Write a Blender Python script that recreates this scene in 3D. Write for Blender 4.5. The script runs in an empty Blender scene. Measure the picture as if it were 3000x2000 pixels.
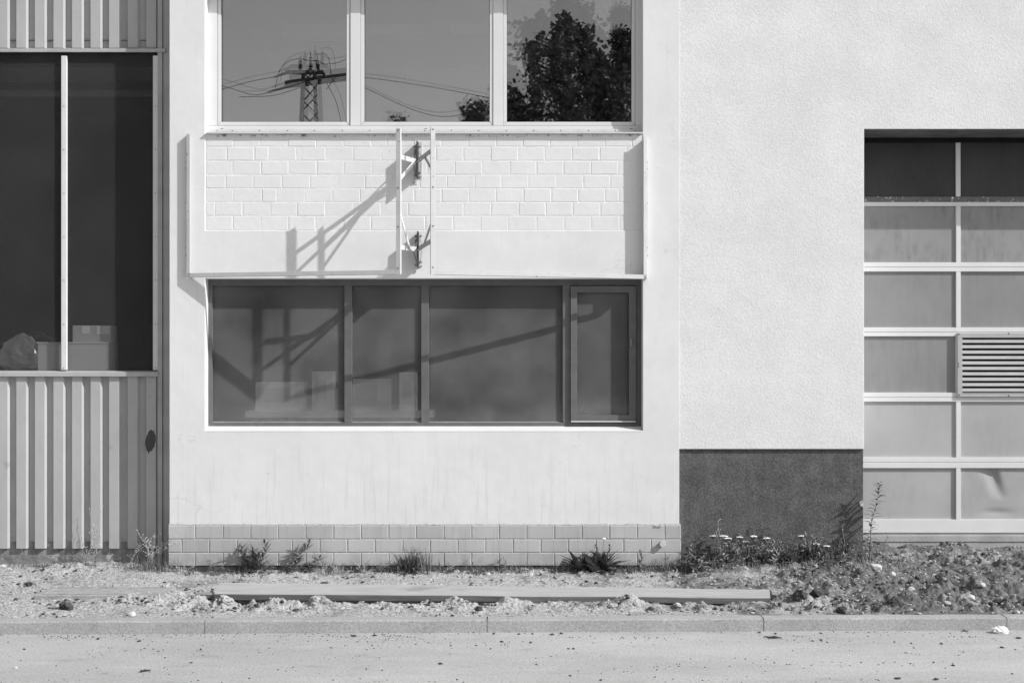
import bpy, bmesh, math, random
from mathutils import Vector, Matrix, noise, Euler
random.seed(7)
R = random.random
def U(a, b): return a + (b - a) * R()

# ---------------------------------------------------------------- camera, sky, sun, exposure
scene = bpy.context.scene
COL = scene.collection
FPX, CAMD, CAMZ, HOR = 4167.0, 13.0, 2.08, 1060.0     # focal length in photo pixels, distance to facade, eye height, horizon row
cam_d = bpy.data.cameras.new('camera'); cam = bpy.data.objects.new('camera', cam_d); COL.objects.link(cam)
cam.location = (0, -CAMD, CAMZ); cam.rotation_euler = (math.pi / 2, 0, 0)
cam_d.sensor_width = 36.0; cam_d.lens = 36.0 * FPX / 3000.0; cam_d.shift_y = (HOR - 1000.0) / 3000.0
cam_d.clip_start = 0.1; cam_d.clip_end = 2000
scene.camera = cam

SUNV = Vector((2.13, -1.0, 1.733))                     # towards the sun
world = bpy.data.worlds.new('World'); scene.world = world; world.use_nodes = True
wn, wl = world.node_tree.nodes, world.node_tree.links
wn.clear()
sky = wn.new('ShaderNodeTexSky'); sky.sky_type = 'NISHITA'; sky.sun_disc = False
sky.sun_elevation = math.atan2(SUNV.z, math.hypot(SUNV.x, SUNV.y)); sky.sun_rotation = math.atan2(SUNV.x, SUNV.y)
sky.dust_density = 1.0
bw = wn.new('ShaderNodeRGBToBW'); bg = wn.new('ShaderNodeBackground'); wo = wn.new('ShaderNodeOutputWorld')
bg.inputs['Strength'].default_value = 0.135
wl.new(sky.outputs[0], bw.inputs[0]); wl.new(bw.outputs[0], bg.inputs[0]); wl.new(bg.outputs[0], wo.inputs[0])
sun_d = bpy.data.lights.new('sun', 'SUN'); sun_d.energy = 3.3; sun_d.angle = math.radians(0.5); sun_d.color = (1, 1, 1)
sun = bpy.data.objects.new('sun', sun_d); COL.objects.link(sun)
sun.location = (20, -10, 16); sun.rotation_euler = SUNV.to_track_quat('Z', 'Y').to_euler()
vs = scene.view_settings
vs.view_transform = 'Standard'; vs.look = 'None'; vs.gamma = 1.0; vs.use_curve_mapping = False
vs.exposure = 0.37
scene.render.engine = 'CYCLES'
scene.cycles.max_bounces = 8; scene.cycles.transparent_max_bounces = 24

# ---------------------------------------------------------------- helpers
def PX(px, y=0.0): return (px - 1500.0) * (CAMD + y) / FPX
def PZ(py, y=0.0): return CAMZ - (py - HOR) * (CAMD + y) / FPX

class MB:
    def __init__(s): s.v = []; s.f = []
    def add(s, vs_, fs_):
        n = len(s.v); s.v += [tuple(p) for p in vs_]; s.f += [tuple(i + n for i in f) for f in fs_]; return s
    def box(s, x0, x1, y0, y1, z0, z1):
        if x0 > x1: x0, x1 = x1, x0
        if y0 > y1: y0, y1 = y1, y0
        if z0 > z1: z0, z1 = z1, z0
        return s.add([(x0,y0,z0),(x1,y0,z0),(x1,y1,z0),(x0,y1,z0),(x0,y0,z1),(x1,y0,z1),(x1,y1,z1),(x0,y1,z1)],
              [(0,3,2,1),(4,5,6,7),(0,1,5,4),(1,2,6,5),(2,3,7,6),(3,0,4,7)])
    def obox(s, o, a, b, c):                            # parallelepiped from a corner and three edge vectors
        o, a, b, c = Vector(o), Vector(a), Vector(b), Vector(c)
        f = [(0,3,2,1),(4,5,6,7),(0,1,5,4),(1,2,6,5),(2,3,7,6),(3,0,4,7)]
        if a.cross(b).dot(c) < 0: f = [q[::-1] for q in f]
        return s.add([o, o+a, o+a+b, o+b, o+c, o+a+c, o+a+b+c, o+b+c], f)
    def quad(s, a, b, c, d): return s.add([a, b, c, d], [(0,1,2,3)])
    def tube(s, pts, rad, n=6, cap=True):
        pts = [Vector(p) for p in pts]
        if not isinstance(rad, (list, tuple)): rad = [rad] * len(pts)
        vs_, fs_ = [], []
        for i, p in enumerate(pts):
            t = (pts[min(i+1, len(pts)-1)] - pts[max(i-1, 0)])
            t = t.normalized() if t.length > 1e-9 else Vector((0,0,1))
            a = t.cross(Vector((0,0,1)) if abs(t.z) < .9 else Vector((0,1,0))).normalized(); b = t.cross(a)
            for k in range(n):
                q = 2*math.pi*k/n
                vs_.append(p + (a*math.cos(q) + b*math.sin(q)) * rad[i])
        for i in range(len(pts)-1):
            for k in range(n):
                fs_.append((i*n+k, i*n+(k+1)%n, (i+1)*n+(k+1)%n, (i+1)*n+k))
        if cap: fs_.append(tuple(range(n))[::-1]); fs_.append(tuple((len(pts)-1)*n+k for k in range(n)))
        return s.add(vs_, fs_)
    def mesh(s, name, smooth=False):
        me = bpy.data.meshes.new(name); me.from_pydata(s.v, [], s.f); me.update()
        if smooth: me.polygons.foreach_set('use_smooth', [True] * len(me.polygons))
        return me
    def build(s, name, mat, parent=None, smooth=False, bevel=0, loc=None, kind=None):
        return mobj(name, s.mesh(name, smooth), mat, parent, bevel, loc, kind)

def mobj(name, me, mat, parent=None, bevel=0, loc=None, kind=None):
    if mat is not None and not me.materials: me.materials.append(mat)
    o = bpy.data.objects.new(name, me); COL.objects.link(o)
    if parent: o.parent = parent
    if loc: o.location = loc
    if kind: o['kind'] = kind
    if bevel:
        m = o.modifiers.new('bevel', 'BEVEL'); m.width = bevel; m.segments = 2; m.limit_method = 'ANGLE'; m.angle_limit = .6
        m.harden_normals = False
    return o
def empty(name, loc=(0,0,0), rot=None):
    o = bpy.data.objects.new(name, None); o.empty_display_size = .05; COL.objects.link(o); o.location = loc
    if rot: o.rotation_euler = rot
    return o
def tag(o, label, cat, group=None):
    o['label'] = label; o['category'] = cat
    if group: o['group'] = group
    return o
def struct(o): o['kind'] = 'structure'; return o

# ---------------------------------------------------------------- materials (all grey: the photograph is black and white)
def g(v): return (v, v, v, 1)
class NT:
    def __init__(s, name):
        s.m = bpy.data.materials.new(name); s.m.use_nodes = True; s.n = s.m.node_tree.nodes; s.l = s.m.node_tree.links
        s.bsdf = s.n['Principled BSDF']; s.out = s.n['Material Output']
        s.geo = s.n.new('ShaderNodeNewGeometry')
    def new(s, t, **kw):
        n = s.n.new(t)
        for k, v in kw.items(): setattr(n, k, v)
        return n
    def coords(s, scale=(1,1,1), obj=False):
        if obj:
            tc = s.new('ShaderNodeTexCoord'); src = tc.outputs['Object']
        else: src = s.geo.outputs['Position']
        m = s.new('ShaderNodeVectorMath', operation='MULTIPLY'); m.inputs[1].default_value = scale
        s.l.new(src, m.inputs[0]); return m.outputs[0]
    def noise(s, scale, detail=4, rough=.55, stretch=(1,1,1), obj=False):
        n = s.new('ShaderNodeTexNoise'); n.inputs['Scale'].default_value = scale; n.inputs['Detail'].default_value = detail
        n.inputs['Roughness'].default_value = rough
        s.l.new(s.coords(stretch, obj), n.inputs['Vector']); return n.outputs['Fac']
    def voro(s, scale, feature='F1', stretch=(1,1,1)):
        n = s.new('ShaderNodeTexVoronoi', feature=feature); n.inputs['Scale'].default_value = scale
        s.l.new(s.coords(stretch), n.inputs['Vector']); return n.outputs['Distance']
    def ramp(s, fac, a, b, va, vb):
        n = s.new('ShaderNodeMapRange'); n.inputs[1].default_value = a; n.inputs[2].default_value = b
        n.inputs[3].default_value = va; n.inputs[4].default_value = vb; s.l.new(fac, n.inputs[0]); return n.outputs[0]
    def math(s, op, a, b=None):
        n = s.new('ShaderNodeMath', operation=op)
        for i, q in enumerate((a, b)):
            if q is None: continue
            if isinstance(q, (int, float)): n.inputs[i].default_value = q
            else: s.l.new(q, n.inputs[i])
        return n.outputs[0]
    def bump(s, h, dist, strength=1.0, prev=None):
        n = s.new('ShaderNodeBump'); n.inputs['Distance'].default_value = dist; n.inputs['Strength'].default_value = strength
        s.l.new(h, n.inputs['Height'])
        if prev: s.l.new(prev, n.inputs['Normal'])
        return n.outputs[0]
    def set(s, col=None, rough=None, normal=None, spec=None, metal=None):
        B = s.bsdf
        if col is not None:
            if isinstance(col, (int, float)): B.inputs['Base Color'].default_value = g(col)
            else:
                c = s.new('ShaderNodeCombineColor')
                for i in range(3): s.l.new(col, c.inputs[i])
                s.l.new(c.outputs[0], B.inputs['Base Color'])
        if rough is not None:
            if isinstance(rough, (int, float)): B.inputs['Roughness'].default_value = rough
            else: s.l.new(rough, B.inputs['Roughness'])
        if normal is not None: s.l.new(normal, B.inputs['Normal'])
        if spec is not None: B.inputs['Specular IOR Level'].default_value = spec
        if metal is not None: B.inputs['Metallic'].default_value = metal
        return s.m
    def sep(s):
        n = s.new('ShaderNodeSeparateXYZ'); s.l.new(s.geo.outputs['Position'], n.inputs[0]); return n.outputs

def plain(name, col, rough=.6, var=.08, nscale=6, bump=0, bscale=60, spec=.3, speck=None, metal=0):
    t = NT(name)
    c = t.ramp(t.noise(nscale, 5), .3, .7, col * (1 - var), col * (1 + var))
    if speck:                                          # (scale, threshold, value): chips and dirt specks
        m = t.ramp(t.noise(speck[0], 3, .7), speck[1], speck[1] + .04, 0, 1)
        c = t.math('ADD', t.math('MULTIPLY', c, t.math('SUBTRACT', 1, m)), t.math('MULTIPLY', m, speck[2]))
    nrm = t.bump(t.noise(bscale, 4), bump) if bump else None
    return t.set(c, rough, nrm, spec, metal)

def m_smooth_plaster():
    t = NT('smooth_plaster'); s = t.sep()
    c = t.ramp(t.noise(1.1, 6, .6), .3, .7, .715, .785)
    c = t.math('MULTIPLY', c, t.ramp(t.noise(9, 5, .65), .25, .6, .955, 1.0))
    # rain streaks low on the wall
    st = t.ramp(t.noise(9, 3, .6, (2.6, 1, .16)), .54, .74, 0, 1)
    low = t.ramp(s[2], .8, 1.5, 1, 0)
    c = t.math('MULTIPLY', c, t.math('SUBTRACT', 1, t.math('MULTIPLY', t.math('MULTIPLY', st, low), .15)))
    # hairline cracks and old drips
    ck = t.new('ShaderNodeTexVoronoi', feature='DISTANCE_TO_EDGE'); ck.inputs['Scale'].default_value = 1.3
    ad = t.new('ShaderNodeVectorMath', operation='ADD'); nz = t.new('ShaderNodeTexNoise'); nz.inputs['Scale'].default_value = 3.0; nz.inputs['Detail'].default_value = 6
    t.l.new(t.geo.outputs['Position'], nz.inputs['Vector']); t.l.new(t.geo.outputs['Position'], ad.inputs[0]); t.l.new(nz.outputs['Color'], ad.inputs[1]); t.l.new(ad.outputs[0], ck.inputs['Vector'])
    crk = t.math('MULTIPLY', t.ramp(ck.outputs['Distance'], .002, .007, 1, 0), t.ramp(t.noise(.9, 2), .52, .62, 0, .16))
    c = t.math('MULTIPLY', c, t.math('SUBTRACT', 1, crk))
    dr = t.math('MULTIPLY', t.ramp(t.noise(16, 2, .6, (2.4, 1, .06)), .60, .74, 0, .10), t.ramp(t.noise(1.2, 3), .45, .6, 0, 1))
    c = t.math('MULTIPLY', c, t.math('SUBTRACT', 1, dr))
    sp = t.ramp(t.noise(38, 2, .5), .735, .76, 0, .35)
    c = t.math('MULTIPLY', c, t.math('SUBTRACT', 1, sp))
    b = t.bump(t.noise(1.6, 3, .5), .012)
    b = t.bump(t.noise(110, 3, .6), .0011, 1, b)
    return t.set(c, .85, b, .2)
def m_rough_plaster(name, lo, hi, var_scale=1.4, bd=.0032, streak=.0, grain=.90):
    t = NT(name)
    c = t.ramp(t.noise(var_scale, 6, .65), .3, .7, lo, hi)
    gr = t.noise(75, 3, .6)
    c = t.math('MULTIPLY', c, t.ramp(gr, .3, .66, grain, 2-grain-.06))
    if streak:
        st = t.ramp(t.noise(7, 3, .6, (2.2, 1, .2)), .45, .75, 1, 1 + streak); c = t.math('MULTIPLY', c, st)
    b = t.bump(gr, bd)
    b = t.bump(t.noise(1.3, 2), .008, 1, b)
    return t.set(c, .92, b, .15)
def m_paint_brick():
    t = NT('painted_brick')
    c = t.ramp(t.noise(2.3, 5, .6), .3, .7, .735, .79)
    z_ = t.sep()[2]; dirt = t.math('MULTIPLY', t.ramp(z_, PZ(404), PZ(398), 0, 1), t.ramp(t.noise(7, 5, .8), .52, .60, 0, .75))
    c = t.math('MULTIPLY', c, t.math('SUBTRACT', 1, dirt))
    sp = t.ramp(t.noise(45, 2, .6), .70, .74, 0, .25)
    c = t.math('MULTIPLY', c, t.math('SUBTRACT', 1, sp))
    b = t.bump(t.noise(110, 4, .6), .0010); b = t.bump(t.noise(12, 3), .0022, 1, b)
    return t.set(c, .8, b, .2)
def m_paint_mortar():
    t = NT('painted_mortar')
    c = t.ramp(t.noise(14, 5, .7), .25, .42, .58, .78)
    b = t.bump(t.noise(45, 4, .7), .004)
    return t.set(c, .9, b, .15)
def m_block():
    t = NT('grey_block'); 
    c = t.ramp(t.noise(1.7, 5, .6), .3, .7, .42, .50)
    st = t.ramp(t.noise(10, 3, .6, (2.2, 1, .12)), .5, .75, 0, .14)
    c = t.math('MULTIPLY', c, t.math('SUBTRACT', 1, st))
    mud = t.math('MULTIPLY', t.ramp(t.sep()[2], .22, .40, 1, 0), t.ramp(t.noise(6, 6, .75), .38, .62, 0, .30))
    c = t.math('MULTIPLY', c, t.math('SUBTRACT', 1, mud))
    oi = t.new('ShaderNodeObjectInfo')
    c = t.math('MULTIPLY', c, t.ramp(oi.outputs['Random'], 0, 1, .93, 1.07))
    b = t.bump(t.noise(120, 4, .6), .0012)
    return t.set(c, .85, b, .2)
def m_cladding():
    t = NT('coated_sheet')
    c = t.ramp(t.noise(1.2, 5, .6), .3, .7, .40, .48)
    c = t.math('MULTIPLY', c, t.ramp(t.noise(9, 4, .6, (1, 1, .35)), .3, .5, .93, 1.0))
    sm = t.ramp(t.noise(3.0, 2, .5, (1, 1, 1.6)), .69, .73, 1, .80)
    c = t.math('MULTIPLY', c, sm)
    return t.set(c, .5, t.bump(t.noise(5, 2), .002), .35)
def m_soil():
    t = NT('sandy_soil'); s = t.sep()
    sand = t.ramp(t.noise(18, 6, .7), .3, .7, .40, .55)
    dark = t.ramp(t.noise(26, 6, .75), .3, .7, .07, .24)
    m = t.math('ADD', t.noise(1.7, 6, .75), t.ramp(s[0], .8, 2.8, -.05, .16))
    m = t.ramp(m, .50, .62, 0, 1)
    f = t.ramp(t.noise(48, 4, .85), .52, .58, 0, .9)
    m = t.math('MAXIMUM', m, f)
    c = t.math('ADD', t.math('MULTIPLY', sand, t.math('SUBTRACT', 1, m)), t.math('MULTIPLY', dark, m))
    b = t.bump(t.noise(60, 5, .7), .012); b = t.bump(t.noise(190, 3, .7), .0025, 1, b)
    return t.set(c, .95, b, .1)
def m_road():
    t = NT('worn_road'); s = t.sep()
    c = t.ramp(t.noise(.8, 6, .65, (.35, 1, 1)), .3, .7, .41, .57)
    c = t.math('MULTIPLY', c, t.ramp(t.noise(52, 5, .85), .34, .64, .62, 1.18))
    c = t.math('MULTIPLY', c, t.ramp(t.noise(4, 5, .7, (.3, 1, 1)), .55, .75, 1, 1.14))
    dk = t.ramp(t.noise(5, 5, .7, (.5, 1, 1)), .56, .72, 1, .78)
    c = t.math('MULTIPLY', c, dk)
    du = t.ramp(t.noise(1.1, 5, .7, (.18, 1, 1)), .58, .70, 1, 1.12); c = t.math('MULTIPLY', c, du)
    sp = t.ramp(t.noise(34, 3, .8), .64, .70, 0, .28); c = t.math('MULTIPLY', c, t.math('SUBTRACT', 1, sp))
    b = t.bump(t.noise(160, 4, .7), .004); b = t.bump(t.noise(3, 3), .01, 1, b)
    return t.set(c, .85, b, .25)
def m_kerb():
    t = NT('kerb_concrete')
    gr = t.noise(70, 4, .8)
    c = t.math('MULTIPLY', t.ramp(t.noise(2, 5, .6), .3, .7, .36, .45), t.ramp(gr, .3, .65, .60, 1.18))
    b = t.bump(gr, .0045)
    return t.set(c, .95, b, .1)
def m_wood(name, lo, hi):
    t = NT(name)
    c = t.ramp(t.noise(8, 6, .7, (.35, 6, 6)), .3, .7, lo, hi)
    k = t.ramp(t.noise(2.2, 3, .5, (1, 3, 3)), .66, .75, 1, .72)
    c = t.math('MULTIPLY', c, k)
    b = t.bump(t.noise(30, 5, .7, (.12, 5, 5)), .003)
    return t.set(c, .8, b, .2)
def m_pane(name, refl, trans=.9):                       # clear coated glass
    t = NT(name); t.n.remove(t.bsdf)
    tr = t.new('ShaderNodeBsdfTransparent'); tr.inputs[0].default_value = g(trans)
    gl = t.new('ShaderNodeBsdfGlossy'); gl.inputs['Roughness'].default_value = 0.0; gl.inputs[0].default_value = g(1)
    mx = t.new('ShaderNodeMixShader'); mx.inputs[0].default_value = refl
    t.l.new(tr.outputs[0], mx.inputs[1]); t.l.new(gl.outputs[0], mx.inputs[2]); t.l.new(mx.outputs[0], t.out.inputs[0])
    return t.m
def m_wired(name, dust_lo, dust_hi, cell, dfac, tfac, bottom=None):   # dusty wired cast glass
    t = NT(name); t.n.remove(t.bsdf); s = t.sep()
    def tri(o):
        f = t.math('FRACT', t.math('MULTIPLY', o, 1.0 / cell)); return t.math('ABSOLUTE', t.math('SUBTRACT', f, .5))
    grid = t.math('MAXIMUM', tri(s[0]), tri(s[2]))      # 0.5 at the cell edges
    wire = t.ramp(grid, .36, .48, 0, 1)
    dust = t.ramp(t.noise(1.6, 5, .6), .3, .7, dust_lo, dust_hi)
    dust = t.math('MULTIPLY', dust, t.ramp(wire, 0, 1, .8, 1.5))
    if bottom:
        dust = t.math('ADD', dust, t.math('MULTIPLY', t.ramp(s[2], bottom, bottom + .22, 1, 0), t.ramp(t.noise(3, 4, .6), .3, .7, .02, .16)))
    c = t.new('ShaderNodeCombineColor')
    for i in range(3): t.l.new(dust, c.inputs[i])
    nb = t.bump(grid, .004)
    d = t.new('ShaderNodeBsdfDiffuse'); t.l.new(c.outputs[0], d.inputs[0])
    tr = t.new('ShaderNodeBsdfTransparent'); tr.inputs[0].default_value = g(.9)
    rf = t.new('ShaderNodeBsdfRefraction'); rf.inputs['IOR'].default_value = 1.08; rf.inputs['Roughness'].default_value = .22
    rf.inputs[0].default_value = g(.8)
    m1 = t.new('ShaderNodeMixShader'); m1.inputs[0].default_value = tfac
    t.l.new(rf.outputs[0], m1.inputs[1]); t.l.new(tr.outputs[0], m1.inputs[2])
    m2 = t.new('ShaderNodeMixShader'); m2.inputs[0].default_value = dfac
    t.l.new(m1.outputs[0], m2.inputs[1]); t.l.new(d.outputs[0], m2.inputs[2])
    gl = t.new('ShaderNodeBsdfGlossy'); gl.inputs['Roughness'].default_value = .25; t.l.new(nb, gl.inputs['Normal']); gl.inputs[0].default_value = g(1)
    m3 = t.new('ShaderNodeMixShader'); m3.inputs[0].default_value = .004
    t.l.new(m2.outputs[0], m3.inputs[1]); t.l.new(gl.outputs[0], m3.inputs[2]); t.l.new(m3.outputs[0], t.out.inputs[0])
    return t.m
def m_panel(name, lo, hi, stain):
    t = NT(name); s = t.sep()
    c = t.ramp(t.noise(1.3, 4, .6), .3, .7, lo, hi)
    st = t.ramp(t.noise(8, 4, .65, (2.0, 1, .5)), .42, .72, 0, stain)
    st = t.math('MULTIPLY', st, t.ramp(t.noise(2.4, 4, .6), .40, .58, 0, 1))
    c = t.math('MULTIPLY', c, t.math('SUBTRACT', 1, st))
    return t.set(c, .55, t.bump(t.noise(3, 2), .004), .3)
def m_leaf(name, lo, hi):
    t = NT(name)
    oi = t.new('ShaderNodeObjectInfo')
    c = t.ramp(t.noise(45, 3), .3, .7, lo*.75, hi*1.3)
    c = t.math('MULTIPLY', c, t.ramp(oi.outputs['Random'], 0, 1, .8, 1.25))
    m = t.set(c, .55, None, .3)
    return m
def m_plastic():
    t = NT('clear_plastic_film'); t.n.remove(t.bsdf)
    tr = t.new('ShaderNodeBsdfTransparent'); tr.inputs[0].default_value = g(.85)
    gl = t.new('ShaderNodeBsdfGlossy'); gl.inputs['Roughness'].default_value = .32; gl.inputs[0].default_value = g(.95)
    d = t.new('ShaderNodeBsdfDiffuse'); d.inputs[0].default_value = g(.6)
    a = t.new('ShaderNodeMixShader'); a.inputs[0].default_value = .5
    t.l.new(gl.outputs[0], a.inputs[1]); t.l.new(d.outputs[0], a.inputs[2])
    b = t.new('ShaderNodeMixShader'); b.inputs[0].default_value = .42
    t.l.new(tr.outputs[0], b.inputs[1]); t.l.new(a.outputs[0], b.inputs[2]); t.l.new(b.outputs[0], t.out.inputs[0])
    return t.m

M = {}
M['wall'] = m_smooth_plaster()
M['rough'] = m_rough_plaster('rough_plaster', .70, .81)
M['plinth'] = m_rough_plaster('dark_plinth_plaster', .082, .140, 4.5, .005, .18, .62)
M['brick'] = m_paint_brick(); M['mortar'] = m_paint_mortar(); M['block'] = m_block()
M['joint'] = plain('block_joint', .50, .95, .25, 30, .004, 90, .1)
M['clad'] = m_cladding()
M['trim'] = plain('trim_sheet', .42, .5, .12, 5, 0, 60, .35, (30, .70, .10))
M['barwhite'] = plain('white_glazing_bar', .70, .5, .05, 8, .001, 40, .3, (50, .74, .3))
M['pvc'] = plain('white_window_plastic', .70, .4, .03, 3, 0, 60, .4)
M['sillmetal'] = plain('pale_sill_metal', .62, .4, .06, 9, 0, 60, .4, (24, .70, .4))
M['seam'] = plain('shadowy_seam', .22, .8); M['gasket'] = plain('black_gasket', .03, .6)
M['darkframe'] = plain('grey_window_paint', .135, .55, .12, 9, .001, 60, .35, (60, .72, .33))
M['signpaint'] = plain('chipped_sign_paint', .60, .5, .06, 9, .001, 60, .3, (34, .66, .16))
M['steel'] = plain('dull_steel', .30, .5, .3, 30, .001, 90, .4)
M['darksteel'] = plain('dark_steel', .045, .6, .3, 20, .001, 90, .3)
M['rail'] = plain('door_rail_paint', .72, .45, .04, 4, 0, 60, .35)
M['peel'] = plain('peeling_rail_paint', .16, .7, .2, 14, .002, 60, .3, (26, .60, .75))
M['panelA'] = m_panel('door_panel_stained', .26, .32, .36)
M['panelB'] = m_panel('door_panel_grey', .24, .29, .14)
M['panelC'] = m_panel('door_panel_pale', .38, .46, .10)
M['panelD'] = m_panel('door_panel_dark', .045, .065, .2)
M['slat'] = plain('vent_slat_paint', .52, .5, .06, 6)
M['vent'] = plain('vent_frame_paint', .44, .5, .08, 6, 0, 60, .3, (30, .72, .2))
M['black'] = plain('dark_cavity', .012, .9)
M['concrete'] = plain('old_concrete', .40, .9, .16, 5, .004, 50, .15, (20, .68, .2))
M['slab'] = plain('slab_concrete', .36, .95, .2, 12, .005, 70, .1, (60, .62, .2))
M['cracked'] = plain('crumbling_plaster', .24, .95, .35, 7, .012, 16, .1, (9, .6, .42))
M['soil'] = m_soil(); M['road'] = m_road(); M['kerb'] = m_kerb()
M['ground'] = plain('far_ground', .15, .95, .2, .5)
M['woodfront'] = m_wood('dark_plank_front', .11, .21); M['wood'] = m_wood('weathered_plank', .32, .48); M['wood2'] = m_wood('grey_board', .2, .34)
M['clod'] = plain('soil_clod', .40, .95, .35, 40, .006, 90, .1)
M['clod_dark'] = plain('dark_clod', .075, .95, .4, 40, .006, 90, .1)
M['stone'] = plain('pale_stone', .52, .85, .2, 25, .003, 60, .2); M['stone_grey'] = plain('grey_stone', .30, .85, .25, 25, .003, 60, .2)
M['paper'] = plain('white_paper', .8, .8, .05, 20)
M['leafA'] = m_leaf('leaf_mid', .13, .22); M['leafB'] = m_leaf('leaf_dark', .08, .15); M['leafC'] = m_leaf('leaf_pale', .22, .36)
M['stem'] = m_leaf('stem_green', .11, .18); M['straw'] = m_leaf('dry_stem', .30, .45)
M['petal'] = plain('white_petals', .82, .8, .05, 30); M['bud'] = m_leaf('pale_buds', .4, .6)
M['bark'] = plain('tree_bark', .09, .9, .3, 9, .01, 20, .1); M['crown'] = m_leaf('tree_leaf', .10, .19)
M['pylon'] = plain('pylon_steel', .08, .7, .2, 3); M['wire'] = plain('cable_black', .04, .6)
M['glass'] = m_pane('clear_glass', .23); M['glass2'] = m_pane('clear_inner_glass', .27)
M['wired'] = m_wired('wired_glass', .13, .30, .0104, .38, .72, 1.50)
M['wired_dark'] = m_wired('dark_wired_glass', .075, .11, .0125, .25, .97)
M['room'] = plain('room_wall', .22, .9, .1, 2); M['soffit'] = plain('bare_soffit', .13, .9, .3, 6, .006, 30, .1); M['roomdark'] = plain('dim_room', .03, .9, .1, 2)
M['lamp'] = plain('ceiling_lamp_cover', .8, .6, .02)
M['carton'] = plain('carton_board', .56, .8, .06, 5); M['box'] = plain('grey_box_metal', .72, .6, .05, 3); M['label'] = plain('paper_label', .85, .8, .02)
M['film'] = m_plastic(); M['pencil'] = plain('pencil_mark', .12, .8)
M['primer'] = plain('primer_patch', .07, .6, .2, 12)

# ---------------------------------------------------------------- ground, road, kerb
struct(MB().quad((-600,-600,-.03),(600,-600,-.03),(600,600,-.03),(-600,600,-.03)).build('ground', M['ground']))
def kerb_front(x): return -2.05 + .0233 * x            # the kerb runs slightly askew to the facade
rm = MB(); rm.add([(-40,-9.5,0),(40,-9.5,0),(40,kerb_front(40)+.04,0),(-40,kerb_front(-40)+.04,0)], [(0,1,2,3)])
struct(rm.build('road', M['road']))

KJ = [-6.7, -4.52, -2.356, -.192, 1.945, 3.84, 6.0]
kerb = struct(MB().obox((KJ[0], kerb_front(KJ[0])+.008, -.1), (KJ[-1]-KJ[0], .0233*(KJ[-1]-KJ[0]), 0), (0,.12,0), (0,0,.186)).build('kerb', M['joint']))
for i in range(len(KJ)-1):
    x0, x1 = KJ[i] + .005, KJ[i+1] - .005
    mb = MB(); n = 14
    vs_, fs_ = [], []
    for k in range(n+1):
        x = x0 + (x1-x0)*k/n; yf = kerb_front(x)
        j = lambda a: noise.noise(Vector((x*7, a*3.1+i, i*2.7))) * .004
        prof = [(yf+j(1), -.08), (yf+.003+j(2), .088), (yf+.012+j(3), .099+j(4)), (yf+.13, .101+j(5)), (yf+.14, .095), (yf+.14, -.08)]
        vs_ += [(x, a, b) for a, b in prof]
    for k in range(n):
        for q in range(5): a = k*6+q; fs_.append((a, a+6, a+7, a+1))
    fs_.append(tuple(range(6))); fs_.append(tuple(n*6+q for q in range(6))[::-1])
    mb.add(vs_, fs_).build('kerb_stone', M['kerb'], kerb, False)

# soil strip between kerb and facade
def smooth(a, b, x):
    t = max(0., min(1., (x-a)/(b-a))); return t*t*(3-2*t)
def rough_at(x, y):
    r = .18
    r += .9 * smooth(1.2, 2.6, x + .5*y) * (1 - smooth(-.35, .3, y)*.5)
    r += .75 * smooth(-1.78, -1.68, y) * (1-smooth(-1.45, -1.36, y)) * smooth(-3.6, -2.2, x)
    r += .6 * math.exp(-((x+2.75)/.45)**2 - ((y+1.25)/.22)**2)
    r += .45 * smooth(-.35, -.05, y) * (1-smooth(.1,.3,y))
    r *= .55 + .9 * smooth(-.2, .35, noise.noise(Vector((x*1.4, y*2.2, 3.3))))
    return min(r, 1.15)
def lump(p, f):                                          # rounded clods: hemispheres round scattered points
    q = p*f; q.z = .5; d = noise.voronoi(q)[0][0]
    return max(0., .30-d*d)**.5
def hz(x, y):
    kb = kerb_front(x) + .14
    t = max(0., (y - kb) / (-kb))
    wallz = .165 + .10*smooth(1.4, 2.0, x) + .02*smooth(-3.0,-3.4,x)
    z = .098 + (wallz-.098) * min(1.15, t)**.9
    if y > .05: z += .05 * smooth(.05, .5, y) * smooth(2.9, 3.4, x)
    edge = smooth(0, .10, y - kb)
    r = rough_at(x, y) * edge
    p = Vector((x, y*1.25, 0))
    z += .028 * noise.noise(p*1.3 + Vector((5,1,0))) * edge
    z += r * (.075*max(0, noise.noise(p*3.7)) + .065*max(-.3, noise.noise(p*8.1 + Vector((9,2,1)))) + .016*noise.noise(p*19) + .008*noise.noise(p*43) + lump(p, 7.5)*.055*max(0, noise.noise(p*2.1+Vector((2,7,1)))+.25) + lump(p+Vector((3,1,0)), 17)*.030 + lump(p+Vector((1,4,0)), 38)*.014)
    z += (.006*noise.noise(p*30) + .005*max(0, noise.noise(p*55)))*edge
    z += .05 * math.exp(-((x-4.6)/.35)**2 - ((y+.35)/.2)**2)          # heap at the door
    z += .05 * math.exp(-((x+2.85)/.16)**2 - ((y+1.3)/.12)**2)
    z += .06 * math.exp(-((x+.0)/.13)**2 - ((y+1.52)/.07)**2) + .06*math.exp(-((x-.95)/.2)**2 - ((y+1.52)/.06)**2) + .05*math.exp(-((x+1.55)/.09)**2 - ((y+1.5)/.05)**2)
    # hollow under the plank
    if -1.46 < y < -1.10 and -2.4 < x < 2.15: z -= .045 * smooth(-1.47,-1.40,y)*(1-smooth(-1.2,-1.1,y))
    return z
GX0, GX1, GY0, GY1, NX, NY = -5.6, 5.8, -2.05, .62, 1330, 215
sm = MB(); vs_ = []
for j in range(NY+1):
    for i in range(NX+1):
        x = GX0 + (GX1-GX0)*i/NX
        y0 = kerb_front(x) + .139
        y = y0 + (GY1-y0)*j/NY
        vs_.append((x, y, hz(x, y)))
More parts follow.
